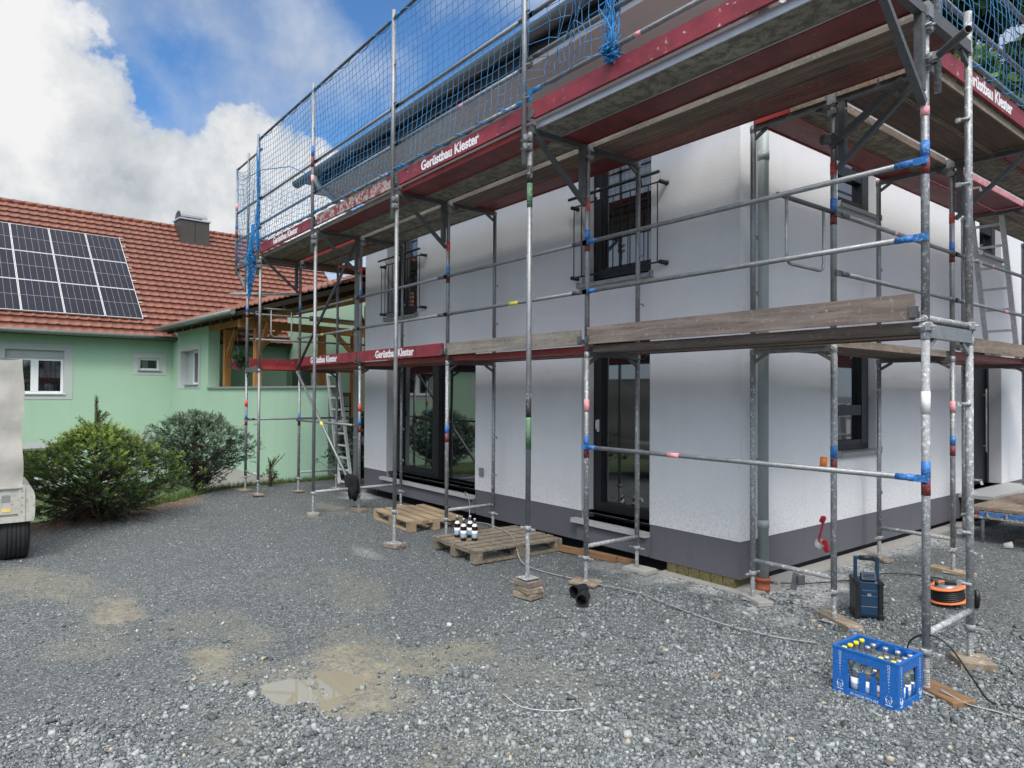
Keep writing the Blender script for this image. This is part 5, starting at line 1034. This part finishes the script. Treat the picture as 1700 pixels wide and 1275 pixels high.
mb.add([fM(0, 0, -1.6), fM(7.2, 0, -1.6), fM(7.2, 0, 3.8), fM(0, 0, 3.8)], [(0, 1, 2, 3)]); mb.add([gf((-10, -17, -1.6)), gf((-10, 7.2, -1.6)), gf((-10, 7.2, 3.7)), gf((-10, -17, 3.7))], [(0, 1, 2, 3)])
mb.build('wall', ['green_plaster', 'grey_band'], gh)
mb = MB(gf); e = .012
def band(a, c, z0_, z1_, h, f):
    m2_ = MB()
    wall_grid(m2_, a, c, z0_, z1_, [h[:4]+(.012,)], lambda u, d, z: f(u, d-.012, z)); return m2_
for (a, c, z0_, z1_, h, f) in ((-5.1, -2.98, 1.56, 3.32, WA, fM), (-1.24, -.18, 2.40, 3.14, WS, fM), (-6.0, -3.2, -1.2, .22, WB_, fM), (-2.2, -.25, -1.2, .36, WC, fM), (-9.6, -7.7, 1.56, 3.32, WR1, fM), (-13.2, -11.3, 1.56, 3.32, WR2, fM), (.72, 3.06, 1.93, 3.38, WW, fW)):
    band(a, c, z0_, z1_, h, f).build('window_surround', ['grey_band', 'grey_band'], gh)
def gwin(h, f, kind, shut=0, rv=None):
    a, b_, c, d = h[:4]; rv = h[4] if rv is None else rv; g = MB(lambda p: f(*p)); t_ = .07
    dd = d-shut
    g.boxmm((a, rv-.02, c), (a+t_, rv+.04, dd)); g.boxmm((b_-t_, rv-.02, c), (b_, rv+.04, dd)); g.boxmm((a+t_, rv-.02, c), (b_-t_, rv+.04, c+t_)); g.boxmm((a+t_, rv-.02, dd-t_), (b_-t_, rv+.04, dd))
    ps = [(a+t_, b_-t_)]
    if kind == 2: m = (a+b_)/2; g.boxmm((m-.10, rv-.03, c+t_), (m+.10, rv+.03, dd-t_)); ps = [(a+t_, m-.10), (m+.10, b_-t_)]
    o = g.build('window', 'frame_white', gh)
    for x0, x1 in ps: g = MB(lambda p: f(*p)); g.add([(x0, rv+.01, c+t_), (x1, rv+.01, c+t_), (x1, rv+.01, dd-t_), (x0, rv+.01, dd-t_)], [(0, 1, 2, 3)]); g.build('pane', 'glass', o)
    if shut:
        g = MB(lambda p: f(*p)); n_ = 6
        for k in range(n_): z = dd+shut*k/n_; g.boxmm((a, rv-.06+.006, z+.004), (b_, rv+.0, z+shut/n_-.004)); 
        g.boxmm((a, rv-.045, dd), (b_, rv+.02, d)); g.build('roller_shutter', 'shutter', o)
    g = MB(lambda p: f(*p)); g.boxmm((a-.04, -.06, c-.03), (b_+.04, rv-.021, c-.002)); g.build('sill', 'metal_sill' if kind != 2 else 'frame_white', o)
gwin(WA, fM, 2, .26); gwin(WS, fM, 1); gwin(WB_, fM, 2); gwin(WC, fM, 2); gwin(WR1, fM, 2, .26); gwin(WR2, fM, 2, .26)
gwin((1.55, 2.88, 2.07, 3.2, .26), fW, 1); mb = MB(lambda p: fW(*p)); mb.boxmm((1.0, .25, 2.07), (1.55, .28, 3.2)); mb.build('window_reveal', 'grey_band', gh)
# roofs
def tiled(u0f, u1f, nrow, ncol_w, P, N_, name_len=.33, mb=None, parent=None, name='roof'):
    """P(u, v): base point in metres along eave u and up-slope v"""
    rows = []; uu0, uu1 = u0f(0), u1f(0); step = .05
    vsamp = []
    for r_ in range(nrow): vsamp += [(r_*name_len-.022, .022), (r_*name_len-.022, .055), (r_*name_len+.03, .058), ((r_+1)*name_len+.03, .0)]
    nU = int((max(u1f(0), u1f(nrow*name_len))-min(u0f(0), u0f(nrow*name_len)))/step)
    V = []
    for v_, hh in vsamp:
        a, c = u0f(v_), u1f(v_); u = a+(c-a)*np.arange(nU+1)/nU
        ph = (u/ncol_w) % 1.0; prof = .030*np.exp(-((ph-.5)/.15)**2) - .010*np.exp(-((ph-.28)/.08)**2)
        V.append(np.stack([P(ui, v_, hh+pi) for ui, pi in zip(u, prof)]))
    V = np.array(V); m, n, _ = V.shape; ii = (np.arange(m-1)[:, None]*n+np.arange(n-1)[None]).ravel()
    return np_mesh(name, V.reshape(-1, 3), np.stack([ii, ii+1, ii+n+1, ii+n], 1), 'roof_tile', parent=parent, loc=tuple(parent['_w']), smooth=False)
Kn, Xn, Yn = np.array(K), np.array(Xp), np.array(Yp); SL = math.hypot(5.5, 5.07); cs_, sn_ = 5.5/SL, 5.07/SL
def Pmain(u, v, h): return Kn + Yn*u + Xn*(.5 - v*cs_ + h*sn_) + np.array([0, 0, 3.68+v*sn_+h*cs_])
tiled(lambda v: -17.5, lambda v: 7.5, 22, .30, Pmain, None, parent=gh, name_len=SL/22)
mb = MB(); q = lambda u, v, h: tuple(Pmain(u, v, h)); mb.add([q(-17.5, 0, -.03), q(7.5, 0, -.03), q(7.5, SL, -.03), q(-17.5, SL, -.03), q(-17.5, 0, -.15), q(7.5, 0, -.15), q(7.5, SL, -.15), q(-17.5, SL, -.15)], [(0,1,2,3),(7,6,5,4),(0,4,5,1),(1,5,6,2),(2,6,7,3),(3,7,4,0)])
mb.add([tuple(Kn+Yn*u+Xn*x+np.array([0, 0, z])) for u, x, z in ((-17.5, -5, 8.68), (7.5, -5, 8.68), (7.5, -10.5, 3.6), (-17.5, -10.5, 3.6))], [(0, 1, 2, 3)]); mb.build('roof_deck', 'timber_dark', gh)
mb = MB(); 
for i in range(70): u = -17.4+i*.358; mb.tube(gf((-5.0, u, 8.79)), gf((-5.0, u+.36, 8.78)), .105, 10, r2=.088); 
mb.build('ridge_tile', 'roof_tile', gh)
WE, WZ = -.6, 3.97; wsl = math.hypot(3.6, 1.35); wc, ws_ = 3.6/wsl, 1.35/wsl
def Pwing(u, v, h): return Kn + Xn*u + Yn*(WE+v*wc-h*ws_) + np.array([0, 0, WZ+v*ws_+h*wc])
tiled(lambda v: .80-.55*v, lambda v: 14.3, 12, .30, Pwing, None, parent=gh, name_len=wsl/12, name='wing_roof')
mb = MB(); q = lambda u, v, h: tuple(Pwing(u, v, h)); mb.add([q(.8, 0, -.03), q(14.3, 0, -.03), q(14.3, wsl, -.03), q(-1.3, wsl, -.03), q(.8, .02, -.14), q(14.3, .02, -.14), q(14.3, wsl, -.14), q(-1.3, wsl, -.14)], [(0,1,2,3),(7,6,5,4),(0,4,5,1),(1,5,6,2),(2,6,7,3),(3,7,4,0)])
for i in range(16): u = 1.2+i*.85; mb.bar(q(u, .05, -.2), q(u, wsl, -.2), .09, .12)
mb.build('roof_deck', 'timber_dark', gh)
mb = MB(gf); mb.tube((.58, -17.5, 3.66), (.58, .9, 3.66), .075, 12); mb.build('gutter', 'gutter_green', gh)
mb = MB(gf); mb.tube((.75, -.72, 3.92), (7.9, -.72, 3.92), .075, 12); mb.build('gutter', 'gutter_green', gh)
# chimney
ch = MB(gf); ch.boxmm((-5.0, 1.38, 7.3), (-4.1, 2.52, 8.98)); cho = ch.build('chimney', 'chimney_clad', gh)
ch = MB(gf); ch.boxmm((-5.05, 1.33, 8.98), (-4.05, 2.57, 9.04)); ch.boxmm((-4.08, 1.30, 7.62), (-3.78, 2.60, 7.66), 0); ch.build('chimney_cap', 'zinc', cho)
ch = MB(gf); ch.boxmm((-4.099, 1.94, 7.9), (-4.09, 1.96, 8.97)); ch.build('seam', 'black', cho)
ch = MB(gf); n_ = 10; arc = [(-4.55+.42*math.cos(math.pi*k/n_), 9.10+.30*math.sin(math.pi*k/n_)) for k in range(n_+1)]; arc2 = [(-4.55+.39*math.cos(math.pi*k/n_), 9.10+.27*math.sin(math.pi*k/n_)) for k in range(n_, -1, -1)]
ch.prism(arc+arc2, lambda a, c: (a, 1.4, c), lambda a, c: (a, 2.45, c)); ch.boxmm((-4.8, 1.55, 9.041), (-4.3, 2.3, 9.18)); ch.build('chimney_hood', 'galv', cho)
# veranda
mb = MB(gf); mb.boxmm((3.802, 0, -1.6), (11.85, .22, 1.93)); mb.boxmm((3.802, -.02, -1.6), (11.87, -.001, -.35), 1); mb.build('parapet', ['green_plaster', 'concrete'], gh)
mb = MB(gf); mb.boxmm((3.802, -.05, 1.93), (11.92, .27, 1.985)); mb.build('parapet_cap', 'metal_sill', gh)
mb = MB(gf); mb.boxmm((3.85, .23, .7), (14.2, 6.5, .9)); mb.build('veranda_floor', 'concrete', gh)
mb = MB(gf); mb.boxmm((.02, 4.2, .9), (14.2, 4.4, 5.7)); mb.boxmm((7.55, 4.0, .9), (11.2, 4.19, 3.9)); mb.build('veranda_wall', 'green_plaster', gh)
for (a, c, z0_, z1_) in ((8.3, 9.3, 1.6, 3.0), (9.7, 10.6, 1.6, 3.0)):
    o = MB(gf); o.boxmm((a, 3.93, z0_), (c, 3.985, z1_)); ow = o.build('window', 'frame_white', gh); o = MB(gf); o.boxmm((a+.08, 3.91, z0_+.08), (c-.08, 3.928, z1_-.08)); o.build('pane', 'glass', ow)
    o = MB(gf)
o = MB(gf); o.boxmm((.6, 4.12, 1.6), (2.4, 4.19, 3.2)); ow = o.build('window', 'frame_white', gh); o = MB(gf); o.boxmm((.7, 4.10, 1.7), (2.3, 4.119, 3.1)); o.build('pane', 'glass', ow)
for (x, y) in ((7.45, .12), (7.45, 2.0), (7.45, 3.05), (4.3, .4), (12.6, .6)):
    mb = MB(gf); mb.boxmm((x-.09, y-.09, .9), (x+.09, y+.09, 3.75 if y < 2.9 else 3.7)); mb.build('post', 'timber_orange', gh)
mb = MB(gf); mb.bar((7.45, -.4, 3.68), (7.45, 4.0, 3.62), .14, .22); mb.bar((7.5, 1.6, 3.95), (7.5, 3.9, 3.90), .08, .14); mb.bar((3.8, .12, 3.85), (14.2, .12, 3.85), .14, .2); mb.build('beam', 'timber_orange', gh)
for (a, c) in (((7.45, .15, 3.0), (7.45, .75, 3.58)), ((7.45, 3.0, 3.0), (7.45, 2.4, 3.58)), ((4.3, .4, 2.9), (5.0, .4, 3.7)), ((12.6, .6, 3.0), (12.0, .6, 3.7)), ((7.6, .12, 3.0), (8.2, .12, 3.7))): mb = MB(gf); mb.bar(a, c, .09, .12); mb.build('brace', 'timber_orange', gh)
# solar panels
p_u0, nrows_, pw, pl_ = -.93, 3, 1.13, 1.655
v0 = (.5+.10)/cs_
for c_ in range(6):
    for r_ in range(3):
        u1_, vv0 = p_u0-c_*(pw+.015), v0+r_*(pl_+.015); u0_, vv1 = u1_-pw, vv0+pl_
        t = thing('solar_panel', 'dark solar panel, %s row of the array, %s column counted from its right edge' % (['bottom', 'middle', 'top'][r_], ['first', 'second', 'third', 'fourth', 'fifth', 'sixth'][c_]), 'solar panel', tuple(Pmain(u0_, vv0, .1)), 'solar panels on the tiled roof')
        f = lambda p: tuple(Pmain(p[0], p[1], p[2])); mb = MB(f); mb.boxmm((u0_+.012, vv0+.012, .10), (u1_-.012, vv1-.012, .136)); mb.build('cell_sheet', 'pv_cell', t)
        mb = MB(f)
        for a, c in (((u0_, vv0), (u1_, vv0+.018)), ((u0_, vv1-.018), (u1_, vv1)), ((u0_, vv0+.018), (u0_+.018, vv1-.018)), ((u1_-.018, vv0+.018), (u1_, vv1-.018))): mb.boxmm((*a, .09), (*c, .142))
        mb.build('frame', 'zinc', t); mb = MB(f)
        for k in range(1, 6): x = u0_+pw*k/6; mb.boxmm((x-.0028, vv0+.02, .137), (x+.0028, vv1-.02, .1385))
        for k in (.5,): z = vv0+pl_*k; mb.boxmm((u0_+.02, z-.005, .137), (u1_-.02, z+.005, .1388))
        mb.build('grid_line', 'metal_sill', t)
mb = MB(lambda p: tuple(Pmain(*p)))
for v in (.5, 1.3, 1.9, 2.6, 3.4, 4.1, 4.8, 5.4): mb.boxmm((p_u0+.005, v0-.3+v, .06), (p_u0+.14, v0-.27+v, .09))
tag(mb.build('mounting_rail', 'zinc', None, tuple(Pmain(p_u0, v0, 0))), 'bright rail ends sticking out right of the solar panels', 'mounting rail')
# veranda things
t = thing('hanging_flower_pot', 'pink flower pot with trailing plant hanging in the veranda opening', 'flower pot', gf((5.72, .2, 2.5))); mb = MB(gf); mb.lathe([(.0, 0), (.11, 0), (.17, .2), (.19, .2), (.19, .23), (.0, .21)], (5.72, .2, 2.5), 16); mb.build('pot', 'pot_pink', t)
mb = MB(gf)
for k in range(3): a = k*2.1; mb.tube((5.72+.17*math.cos(a), .2+.17*math.sin(a), 2.72), (5.72, .2, 3.2), .006, 5)
mb.tube((5.72, .2, 3.2), (5.72, .2, 3.8), .006, 5); mb.build('hanger', 'metal_sill', t)
def leaf_cloud(n, cfun, size, tfun, seed, elong=2.2):
    rg = np.random.default_rng(seed); C_ = cfun(n, rg); d = rg.normal(size=(n, 3)); d /= np.linalg.norm(d, axis=1, keepdims=True); e_ = rg.normal(size=(n, 3)); w_ = np.cross(d, e_); w_ /= np.linalg.norm(w_, axis=1, keepdims=True)
    s_ = size*rg.uniform(.6, 1.4, (n, 1)); V = np.stack([C_-d*s_*elong/2, C_+w_*s_*.5, C_+d*s_*elong/2, C_-w_*s_*.5], 1).reshape(-1, 3); Fq = (np.arange(n)[:, None]*4+np.arange(4)[None]); return V, Fq, tfun(C_, rg)
c0 = np.array(gf((5.80, .22, 2.84)))
V, Fq, tn = leaf_cloud(420, lambda n, rg: c0+rg.normal(size=(n, 3))*np.array([.15, .10, .09])+np.array([.22, 0, -.10])*rg.random((n, 1))*1.6, .045, lambda C_, rg: rg.random(len(C_)), 4)
o = np_mesh('plant', V, Fq, 'dark_spruce', parent=t, loc=tuple(t['_w']), tone=tn)
for i, (x, y, ang_) in enumerate(((9.3, 1.6, .3), (10.1, 1.9, -.4))):
    t = thing('garden_chair', ['left dark wooden chair on the veranda seen past the ladder', 'right dark wooden chair on the veranda beside the post'][i], 'chair', gf((x, y, .9))); ff = lambda p, x=x, y=y, a=ang_: gf((x+p[0]*math.cos(a)-p[1]*math.sin(a), y+p[0]*math.sin(a)+p[1]*math.cos(a), .9+p[2]))
    mb = MB(ff); mb.obox((0, 0, .43), (.46, .44, .04), bevel=.01); mb.build('seat', 'chair_wood', t)
    mb = MB(ff); mb.obox((0, .21, .88), (.44, .03, .10)); mb.obox((0, .21, .56), (.44, .03, .04))
    for k in range(5): mb.obox((-.16+.08*k, .21, .71), (.025, .02, .26))
    mb.build('backrest', 'chair_wood', t)
    for sx_ in (-.2, .2):
        mb = MB(ff); mb.bar((sx_, .2, 0), (sx_, .21, .9), .035, .035); mb.build('leg', 'chair_wood', t); mb = MB(ff); mb.bar((sx_, -.19, 0), (sx_, -.19, .42), .035, .035); mb.build('leg', 'chair_wood', t)
t = thing('garden_ladder', 'white ladder leaning behind the dark spruce beside the green parapet', 'ladder', gf((13.6, -.5, -.3)))
a0, a1, b0, b1 = (13.43, -.5, -.3), (13.93, -.5, -.3), (12.45, -.34, 2.36), (12.94, -.34, 2.36)
for a, c in ((a0, b0), (a1, b1)): mb = MB(gf); mb.bar(a, c, .05, .06); mb.build('rail', 'white_pl', t)
for k in range(11): q = .04+.09*k; mb = MB(gf); mb.bar(Vector(a0).lerp(Vector(b0), q), Vector(a1).lerp(Vector(b1), q), .045, .035); mb.build('rung', 'white_pl', t)

# ------------------------------------------------------------------ vegetation
def spruce(name, label, loc, h, rad, mat_, seed, n=900, zmin=.12, peak=.42, flat=.75, leader=0, nl=.03, sl=.13, per=20, asp=.95):
    """bushy young spruce: stem, branches from it, and needle shoots on the branch ends of an uneven crown"""
    rg = np.random.default_rng(seed); t = thing(name, label, 'spruce', loc); L0 = np.array(loc); mb = MB(); top = L0+np.array([0, 0, h])
    mb.path([tuple(L0+np.array([0, 0, -.3])), tuple(L0+np.array([.02, 0, h*.5])), tuple(top)], [.05, .03, .006], 8)
    hc = h*(1-leader); sa, sb, ox = [], [], []
    def prof(f): return ((f-zmin)/(peak-zmin))**.45 if f < peak else max(0., 1-((f-peak)/(1-peak))**1.7)**.62
    for k in range(n):
        f = zmin+(1-zmin)*rg.random(); a = rg.uniform(0, 6.283)
        if f < .34 and rg.random() < .62: continue
        lob = 1+.62*mnoise.noise(Vector((math.cos(a)*1.5, math.sin(a)*1.5, f*2.6+seed)))+.40*mnoise.noise(Vector((math.cos(a)*4.2, math.sin(a)*4.2, f*8+seed)))+(.30 if rg.random() < .05 else 0)
        rr = rad*prof(f)*lob; q = rg.uniform(.35, 1)**.5; e = L0+np.array([math.cos(a)*rr*q, math.sin(a)*rr*q*asp, hc*f+rg.normal(0, .02)]); d = np.array([math.cos(a), math.sin(a), .15+1.5*max(0, f-.35)]); d /= np.linalg.norm(d)
        if k % 5 == 0:
            b0 = L0+np.array([0, 0, hc*max(.05, f-.28*rr/rad)]); mb.path([tuple(b0), tuple((b0+e)/2-np.array([0, 0, .03])), tuple(e)], [.011, .007, .003], 4, caps=False)
        for m_ in range(3):
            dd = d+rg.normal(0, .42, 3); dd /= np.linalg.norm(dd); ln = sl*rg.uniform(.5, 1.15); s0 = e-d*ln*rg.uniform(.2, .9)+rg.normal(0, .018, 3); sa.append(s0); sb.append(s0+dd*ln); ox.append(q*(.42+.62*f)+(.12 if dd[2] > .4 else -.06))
    if leader:
        for i in range(26): z = hc*.93+(h-hc*.93)*i/25; p = L0+np.array([0, 0, z]); sa.append(p-np.array([0, 0, .03])); sb.append(p+np.array([0, 0, .05])); ox.append(.8)
        for kk in range(7):
            z = hc*.86+(h-hc)*(.05+.13*kk); a = rg.uniform(0, 6.28); ll = .30*(1-kk/8)+.05; p = L0+np.array([0, 0, z]); e = p+np.array([math.cos(a)*ll*.75, math.sin(a)*ll*.75, ll*.8]); mb.path([tuple(p), tuple(e)], [.006, .003], 4)
            for i in range(6): s0 = p+(e-p)*i/6; sa.append(s0); sb.append(s0+(e-p)*.25); ox.append(.85)
    mb.build('trunk', 'dry_twig', t)
    sa, sb = np.array(sa), np.array(sb); m = len(sa); NL = per
    q = rg.random((m, NL, 1)); P_ = sa[:, None]*(1-q)+sb[:, None]*q; d = (sb-sa)/np.linalg.norm(sb-sa, axis=1, keepdims=True); o_ = rg.normal(size=(m, NL, 3)); o_ -= (o_*d[:, None]).sum(-1, keepdims=True)*d[:, None]; o_ /= np.linalg.norm(o_, axis=-1, keepdims=True)
    nd = o_+d[:, None]*.8; nd /= np.linalg.norm(nd, axis=-1, keepdims=True); w_ = np.cross(nd, o_+rg.normal(size=o_.shape)*.5); w_ /= np.linalg.norm(w_, axis=-1, keepdims=True)
    V = np.stack([P_-w_*.0034, P_+w_*.0034, P_+nd*nl+w_*.002, P_+nd*nl-w_*.002], 2).reshape(-1, 3); Fq = (np.arange(m*NL)[:, None]*4+np.arange(4)[None])
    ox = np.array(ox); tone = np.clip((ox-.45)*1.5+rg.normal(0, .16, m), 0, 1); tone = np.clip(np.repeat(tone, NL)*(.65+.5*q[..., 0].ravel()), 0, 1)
    np_mesh('crown', V, Fq, mat_, parent=t, loc=loc, tone=tone); return t
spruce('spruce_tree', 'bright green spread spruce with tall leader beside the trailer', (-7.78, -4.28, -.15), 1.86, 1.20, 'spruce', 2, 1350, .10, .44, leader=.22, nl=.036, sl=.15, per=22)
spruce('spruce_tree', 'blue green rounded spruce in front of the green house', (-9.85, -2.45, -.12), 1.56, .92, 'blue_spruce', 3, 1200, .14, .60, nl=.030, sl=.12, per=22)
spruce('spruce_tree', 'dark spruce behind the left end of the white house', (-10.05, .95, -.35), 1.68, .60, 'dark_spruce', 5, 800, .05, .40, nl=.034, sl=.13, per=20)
spruce('spruce_seedling', 'tiny young spruce between the left poles and the green parapet', (-9.62, -1.15, .0), .46, .17, 'spruce', 6, 34, .2, .4, leader=.2, nl=.026, sl=.07, per=14)
# dead twigs under spruce 1
mb = MB(); rg = random.Random(3)
for i in range(170):
    a = rg.uniform(0, 6.28); r0 = rg.uniform(0, .2); r1 = rg.uniform(.5, 1.25); c = Vector((-7.65, -4.32, -.05)); z = rg.uniform(-.02, .42)
    p0 = c+Vector((math.cos(a)*r0, math.sin(a)*r0, z+.1)); a2_ = a+rg.uniform(-.5, .5); p2 = c+Vector((math.cos(a2_)*r1, math.sin(a2_)*r1, max(.0, z-rg.uniform(0, .3)))); mid = (p0+p2)/2+Vector((rg.uniform(-.1, .1), rg.uniform(-.1, .1), rg.uniform(-.05, .1))); mb.path([p0, mid, p2], [.006, .004, .002], 4, caps=False)
tag(stuff(mb.build('dead_branches', 'dry_twig', None, (-7.65, -4.4, 0))), 'tangle of dry brown branches under the bright green spruce', 'branches')
# grass on the slope
def grass(n, seed, fx, label):
    rg = np.random.default_rng(seed); x, y = fx(n, rg); z = gheight(x, y); h_ = rg.uniform(.05, .16, n); a = rg.uniform(0, 6.28, n); b0 = np.stack([x, y, z], 1); wv = np.stack([np.cos(a), np.sin(a), 0*a], 1)*.004; tp = b0+np.stack([rg.normal(0, .04, n), rg.normal(0, .04, n), h_], 1)
    V = np.stack([b0-wv, b0+wv, tp], 1).reshape(-1, 3); return tag(stuff(np_mesh('grass', V, np.arange(n*3).reshape(-1, 3), 'grass', tone=rg.random(n))), label, 'grass')
grass(26000, 1, lambda n, rg: ((lambda y: (bound(y)-rg.uniform(.25, 3.2, n)**1.0, y))(rg.uniform(-4.6, 1.6, n))), 'grass and weeds growing on the slope beyond the gravel edge')
# leafy trees
def leafy(name, label, loc, h, rad, seed, n=26000, mat_='leaf', size=.16):
    rg = np.random.default_rng(seed); t = thing(name, label, 'tree', loc, 'leafy trees behind the houses'); L0 = np.array(loc, float); mb = MB(); top = L0+np.array([0, 0, h*.8])
    mb.path([tuple(L0-np.array([0, 0, .3])), tuple(L0+np.array([.1, 0, h*.4])), tuple(top)], [.26, .18, .05], 10); cl = []
    for k in range(46):
        a = rg.uniform(0, 6.28); fz = rg.uniform(.3, 1); r_ = rad*rg.uniform(.35, 1)*math.sqrt(max(.05, 1-((fz-.62)/.42)**2)); c = L0+np.array([math.cos(a)*r_, math.sin(a)*r_, h*fz]); s_ = L0+np.array([0, 0, h*max(.22, fz-.22)]); cl.append((c, rg.uniform(.5, 1.05)*rad*.30)); mb.path([tuple(s_), tuple((s_+c)/2+rg.normal(size=3)*.15), tuple(c)], [.07, .04, .012], 5, caps=False)
    mb.build('trunk', 'bark', t)
    def cf_(n, rg):
        k = rg.integers(0, len(cl), n); C_ = np.array([cl[i][0] for i in k]); S_ = np.array([cl[i][1] for i in k]); v = rg.normal(size=(n, 3)); v /= np.linalg.norm(v, axis=1, keepdims=True); return C_+v*(S_*rg.random(n)**.45)[:, None]*np.array([1, 1, .75])
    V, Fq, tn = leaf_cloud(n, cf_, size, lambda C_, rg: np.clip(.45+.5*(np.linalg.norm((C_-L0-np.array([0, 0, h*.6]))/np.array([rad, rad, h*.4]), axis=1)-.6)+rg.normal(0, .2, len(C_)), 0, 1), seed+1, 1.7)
    np_mesh('crown', V, Fq, mat_, parent=t, loc=loc, tone=tn); return t
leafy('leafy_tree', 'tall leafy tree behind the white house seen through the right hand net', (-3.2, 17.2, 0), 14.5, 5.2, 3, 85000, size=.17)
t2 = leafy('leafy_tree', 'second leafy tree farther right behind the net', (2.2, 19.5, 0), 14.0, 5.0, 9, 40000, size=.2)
i_ = 0
lab = ['dark tree across the yard behind the viewer, first of the row', 'dark tree across the yard behind the viewer, second of the row', 'dark tree across the yard behind the viewer, third of the row', 'dark tree across the yard behind the viewer, fourth of the row', 'dark tree across the yard behind the viewer, fifth of the row']
t3 = leafy('leafy_tree', lab[0], (-10.5, -17.5, -.3), 5.2, 3.2, 21, 14000, size=.25)
lab += ['dark tree across the yard behind the viewer, sixth of the row', 'dark tree across the yard behind the viewer, seventh of the row', 'dark tree across the yard behind the viewer, eighth of the row']
for (x, y, s_) in ((-5.0, -17.5, 1.1), (0.0, -17.0, 1.0), (14.5, -3.0, 1.), (16.0, 5.0, 1.0), (-7.8, -15.5, .8), (-2.4, -15.5, .85), (15, 1., .8)):
    i_ += 1; c = copy_tree(t3); c.location = (x, y, -.6); c.scale = (s_, s_, s_*.9); c.rotation_euler = (0, 0, i_*1.3); c['label'] = lab[i_]

# ------------------------------------------------------------------ trailer
To = Vector((-5.24, -5.22, 0)); d_ = Vector((To.x-3.704, To.y+5.616, 0)).normalized(); ty_ = (Matrix.Rotation(R(3), 3, 'Z') @ d_); tx_ = Vector((ty_.y, -ty_.x, 0))
tf = lambda p: tuple(To + tx_*p[0] + ty_*p[1] + Vector((0, 0, p[2])))
t = thing('trailer', 'pale trailer with grey canvas cover cut off at the left edge', 'trailer', tuple(To))
W_, L__ = 1.5, 2.4
# canvas: bulging sheet
nu, nv = 26, 26; V = []
for j in range(nv+1):
    for i in range(nu+1):
        s_, q = i/nu, j/nv; x = -W_*(1-s_)-.03; z = .80+(2.17-.80)*q; bl = .015*math.sin(9*s_+3*q)+.012*math.sin(17*q+4*s_)+.02*mnoise.noise(Vector((s_*5, q*7, 1))); V.append(tf((x+.012*math.sin(q*11), -.02-bl, z+(.0 if q < 1 else .0))))
mb = MB(); mb.add(V, [(j*(nu+1)+i, j*(nu+1)+i+1, (j+1)*(nu+1)+i+1, (j+1)*(nu+1)+i) for j in range(nv) for i in range(nu)], 0, True)
V = []
for j in range(nv+1):
    for i in range(nu+1):
        s_, q = i/nu, j/nv; z = .80+(2.17-.80)*q; V.append(tf((-.03+.012*math.sin(q*11)+.015*math.sin(9*s_)*s_, -.02+L__*s_, z)))
mb.add(V, [(j*(nu+1)+i, j*(nu+1)+i+1, (j+1)*(nu+1)+i+1, (j+1)*(nu+1)+i) for j in range(nv) for i in range(nu)], 0, True)
mb.add([tf((-W_-.03, -.02, 2.17)), tf((-.03, -.02, 2.17)), tf((-.03, L__, 2.17)), tf((-W_-.03, L__, 2.17))], [(0, 1, 2, 3)]); mb.build('canvas', 'tarp', t)
mb = MB(tf); mb.boxmm((-W_-.03, -.055, .80), (-.03, -.03, .815)); mb.build('hem', 'tarp', t)
mb = MB(tf); mb.boxmm((-W_-.02, 0, .50), (-.01, L__, .80)); mb.build('body', 'trailer_metal', t)
mb = MB(tf); mb.boxmm((-W_, -.03, .53), (-.06, -.002, .80)); mb.boxmm((-.06, -.04, .50), (.0, .0, .83)); mb.boxmm((-W_, -.04, .44), (0, .0, .50)); mb.build('rear_board', 'trailer_metal', t)
mb = MB(tf)
for z in (.55, .62, .70, .77): mb.tube((-.03, -.041, z), (-.03, -.046, z), .007, 8)
mb.boxmm((-.20, -.034, .66), (-.13, -.0305, .73)); mb.build('fitting', 'metal_sill', t)
mb = MB(tf); mb.boxmm((-.20, -.034, .555), (-.12, -.0305, .585)); mb.build('reflector_sticker', 'label_yellow', t)
mb = MB(tf); prf = [(-.02, .44), (.075, .44), (.088, .50), (.088, .70), (.075, .76), (.045, .805), (.0, .825), (-.02, .825)]
mb.prism(prf, lambda a, c: (a, -.03, c), lambda a, c: (a, 1.0, c)); mb.build('mudguard', 'trailer_metal', t)
mb = MB(tf); R0 = .33
mb.lathe([(.17, -.13), (.25, -.14), (R0-.02, -.13), (R0, -.10), (R0, .10), (R0-.02, .13), (.25, .14), (.17, .13)], (-.085, .33, R0-.01), 30, axis=(1, 0, 0))
tyr = mb.build('wheel', 'rubber', t)
mb = MB(tf)
for k in range(5): mb.lathe([(R0+.001, 0), (R0+.006, .002), (R0+.006, .028), (R0+.001, .030)], (-.175+.038*k, .33, R0-.01), 30, axis=(1, 0, 0))
mb.build('tread', 'rubber', tyr)
mb = MB(tf); mb.lathe([(.0, .05), (.12, .06), (.17, .08), (.175, .10)], (-.04, .33, R0-.01), 20, axis=(1, 0, 0)); mb.build('rim', 'zinc', tyr)
mb = MB(tf); mb.boxmm((-W_, .3, .36), (-.15, .55, .45)); mb.build('axle', 'black', t)
for o in list(bpy.data.objects):
    if '_w' in o: del o['_w']
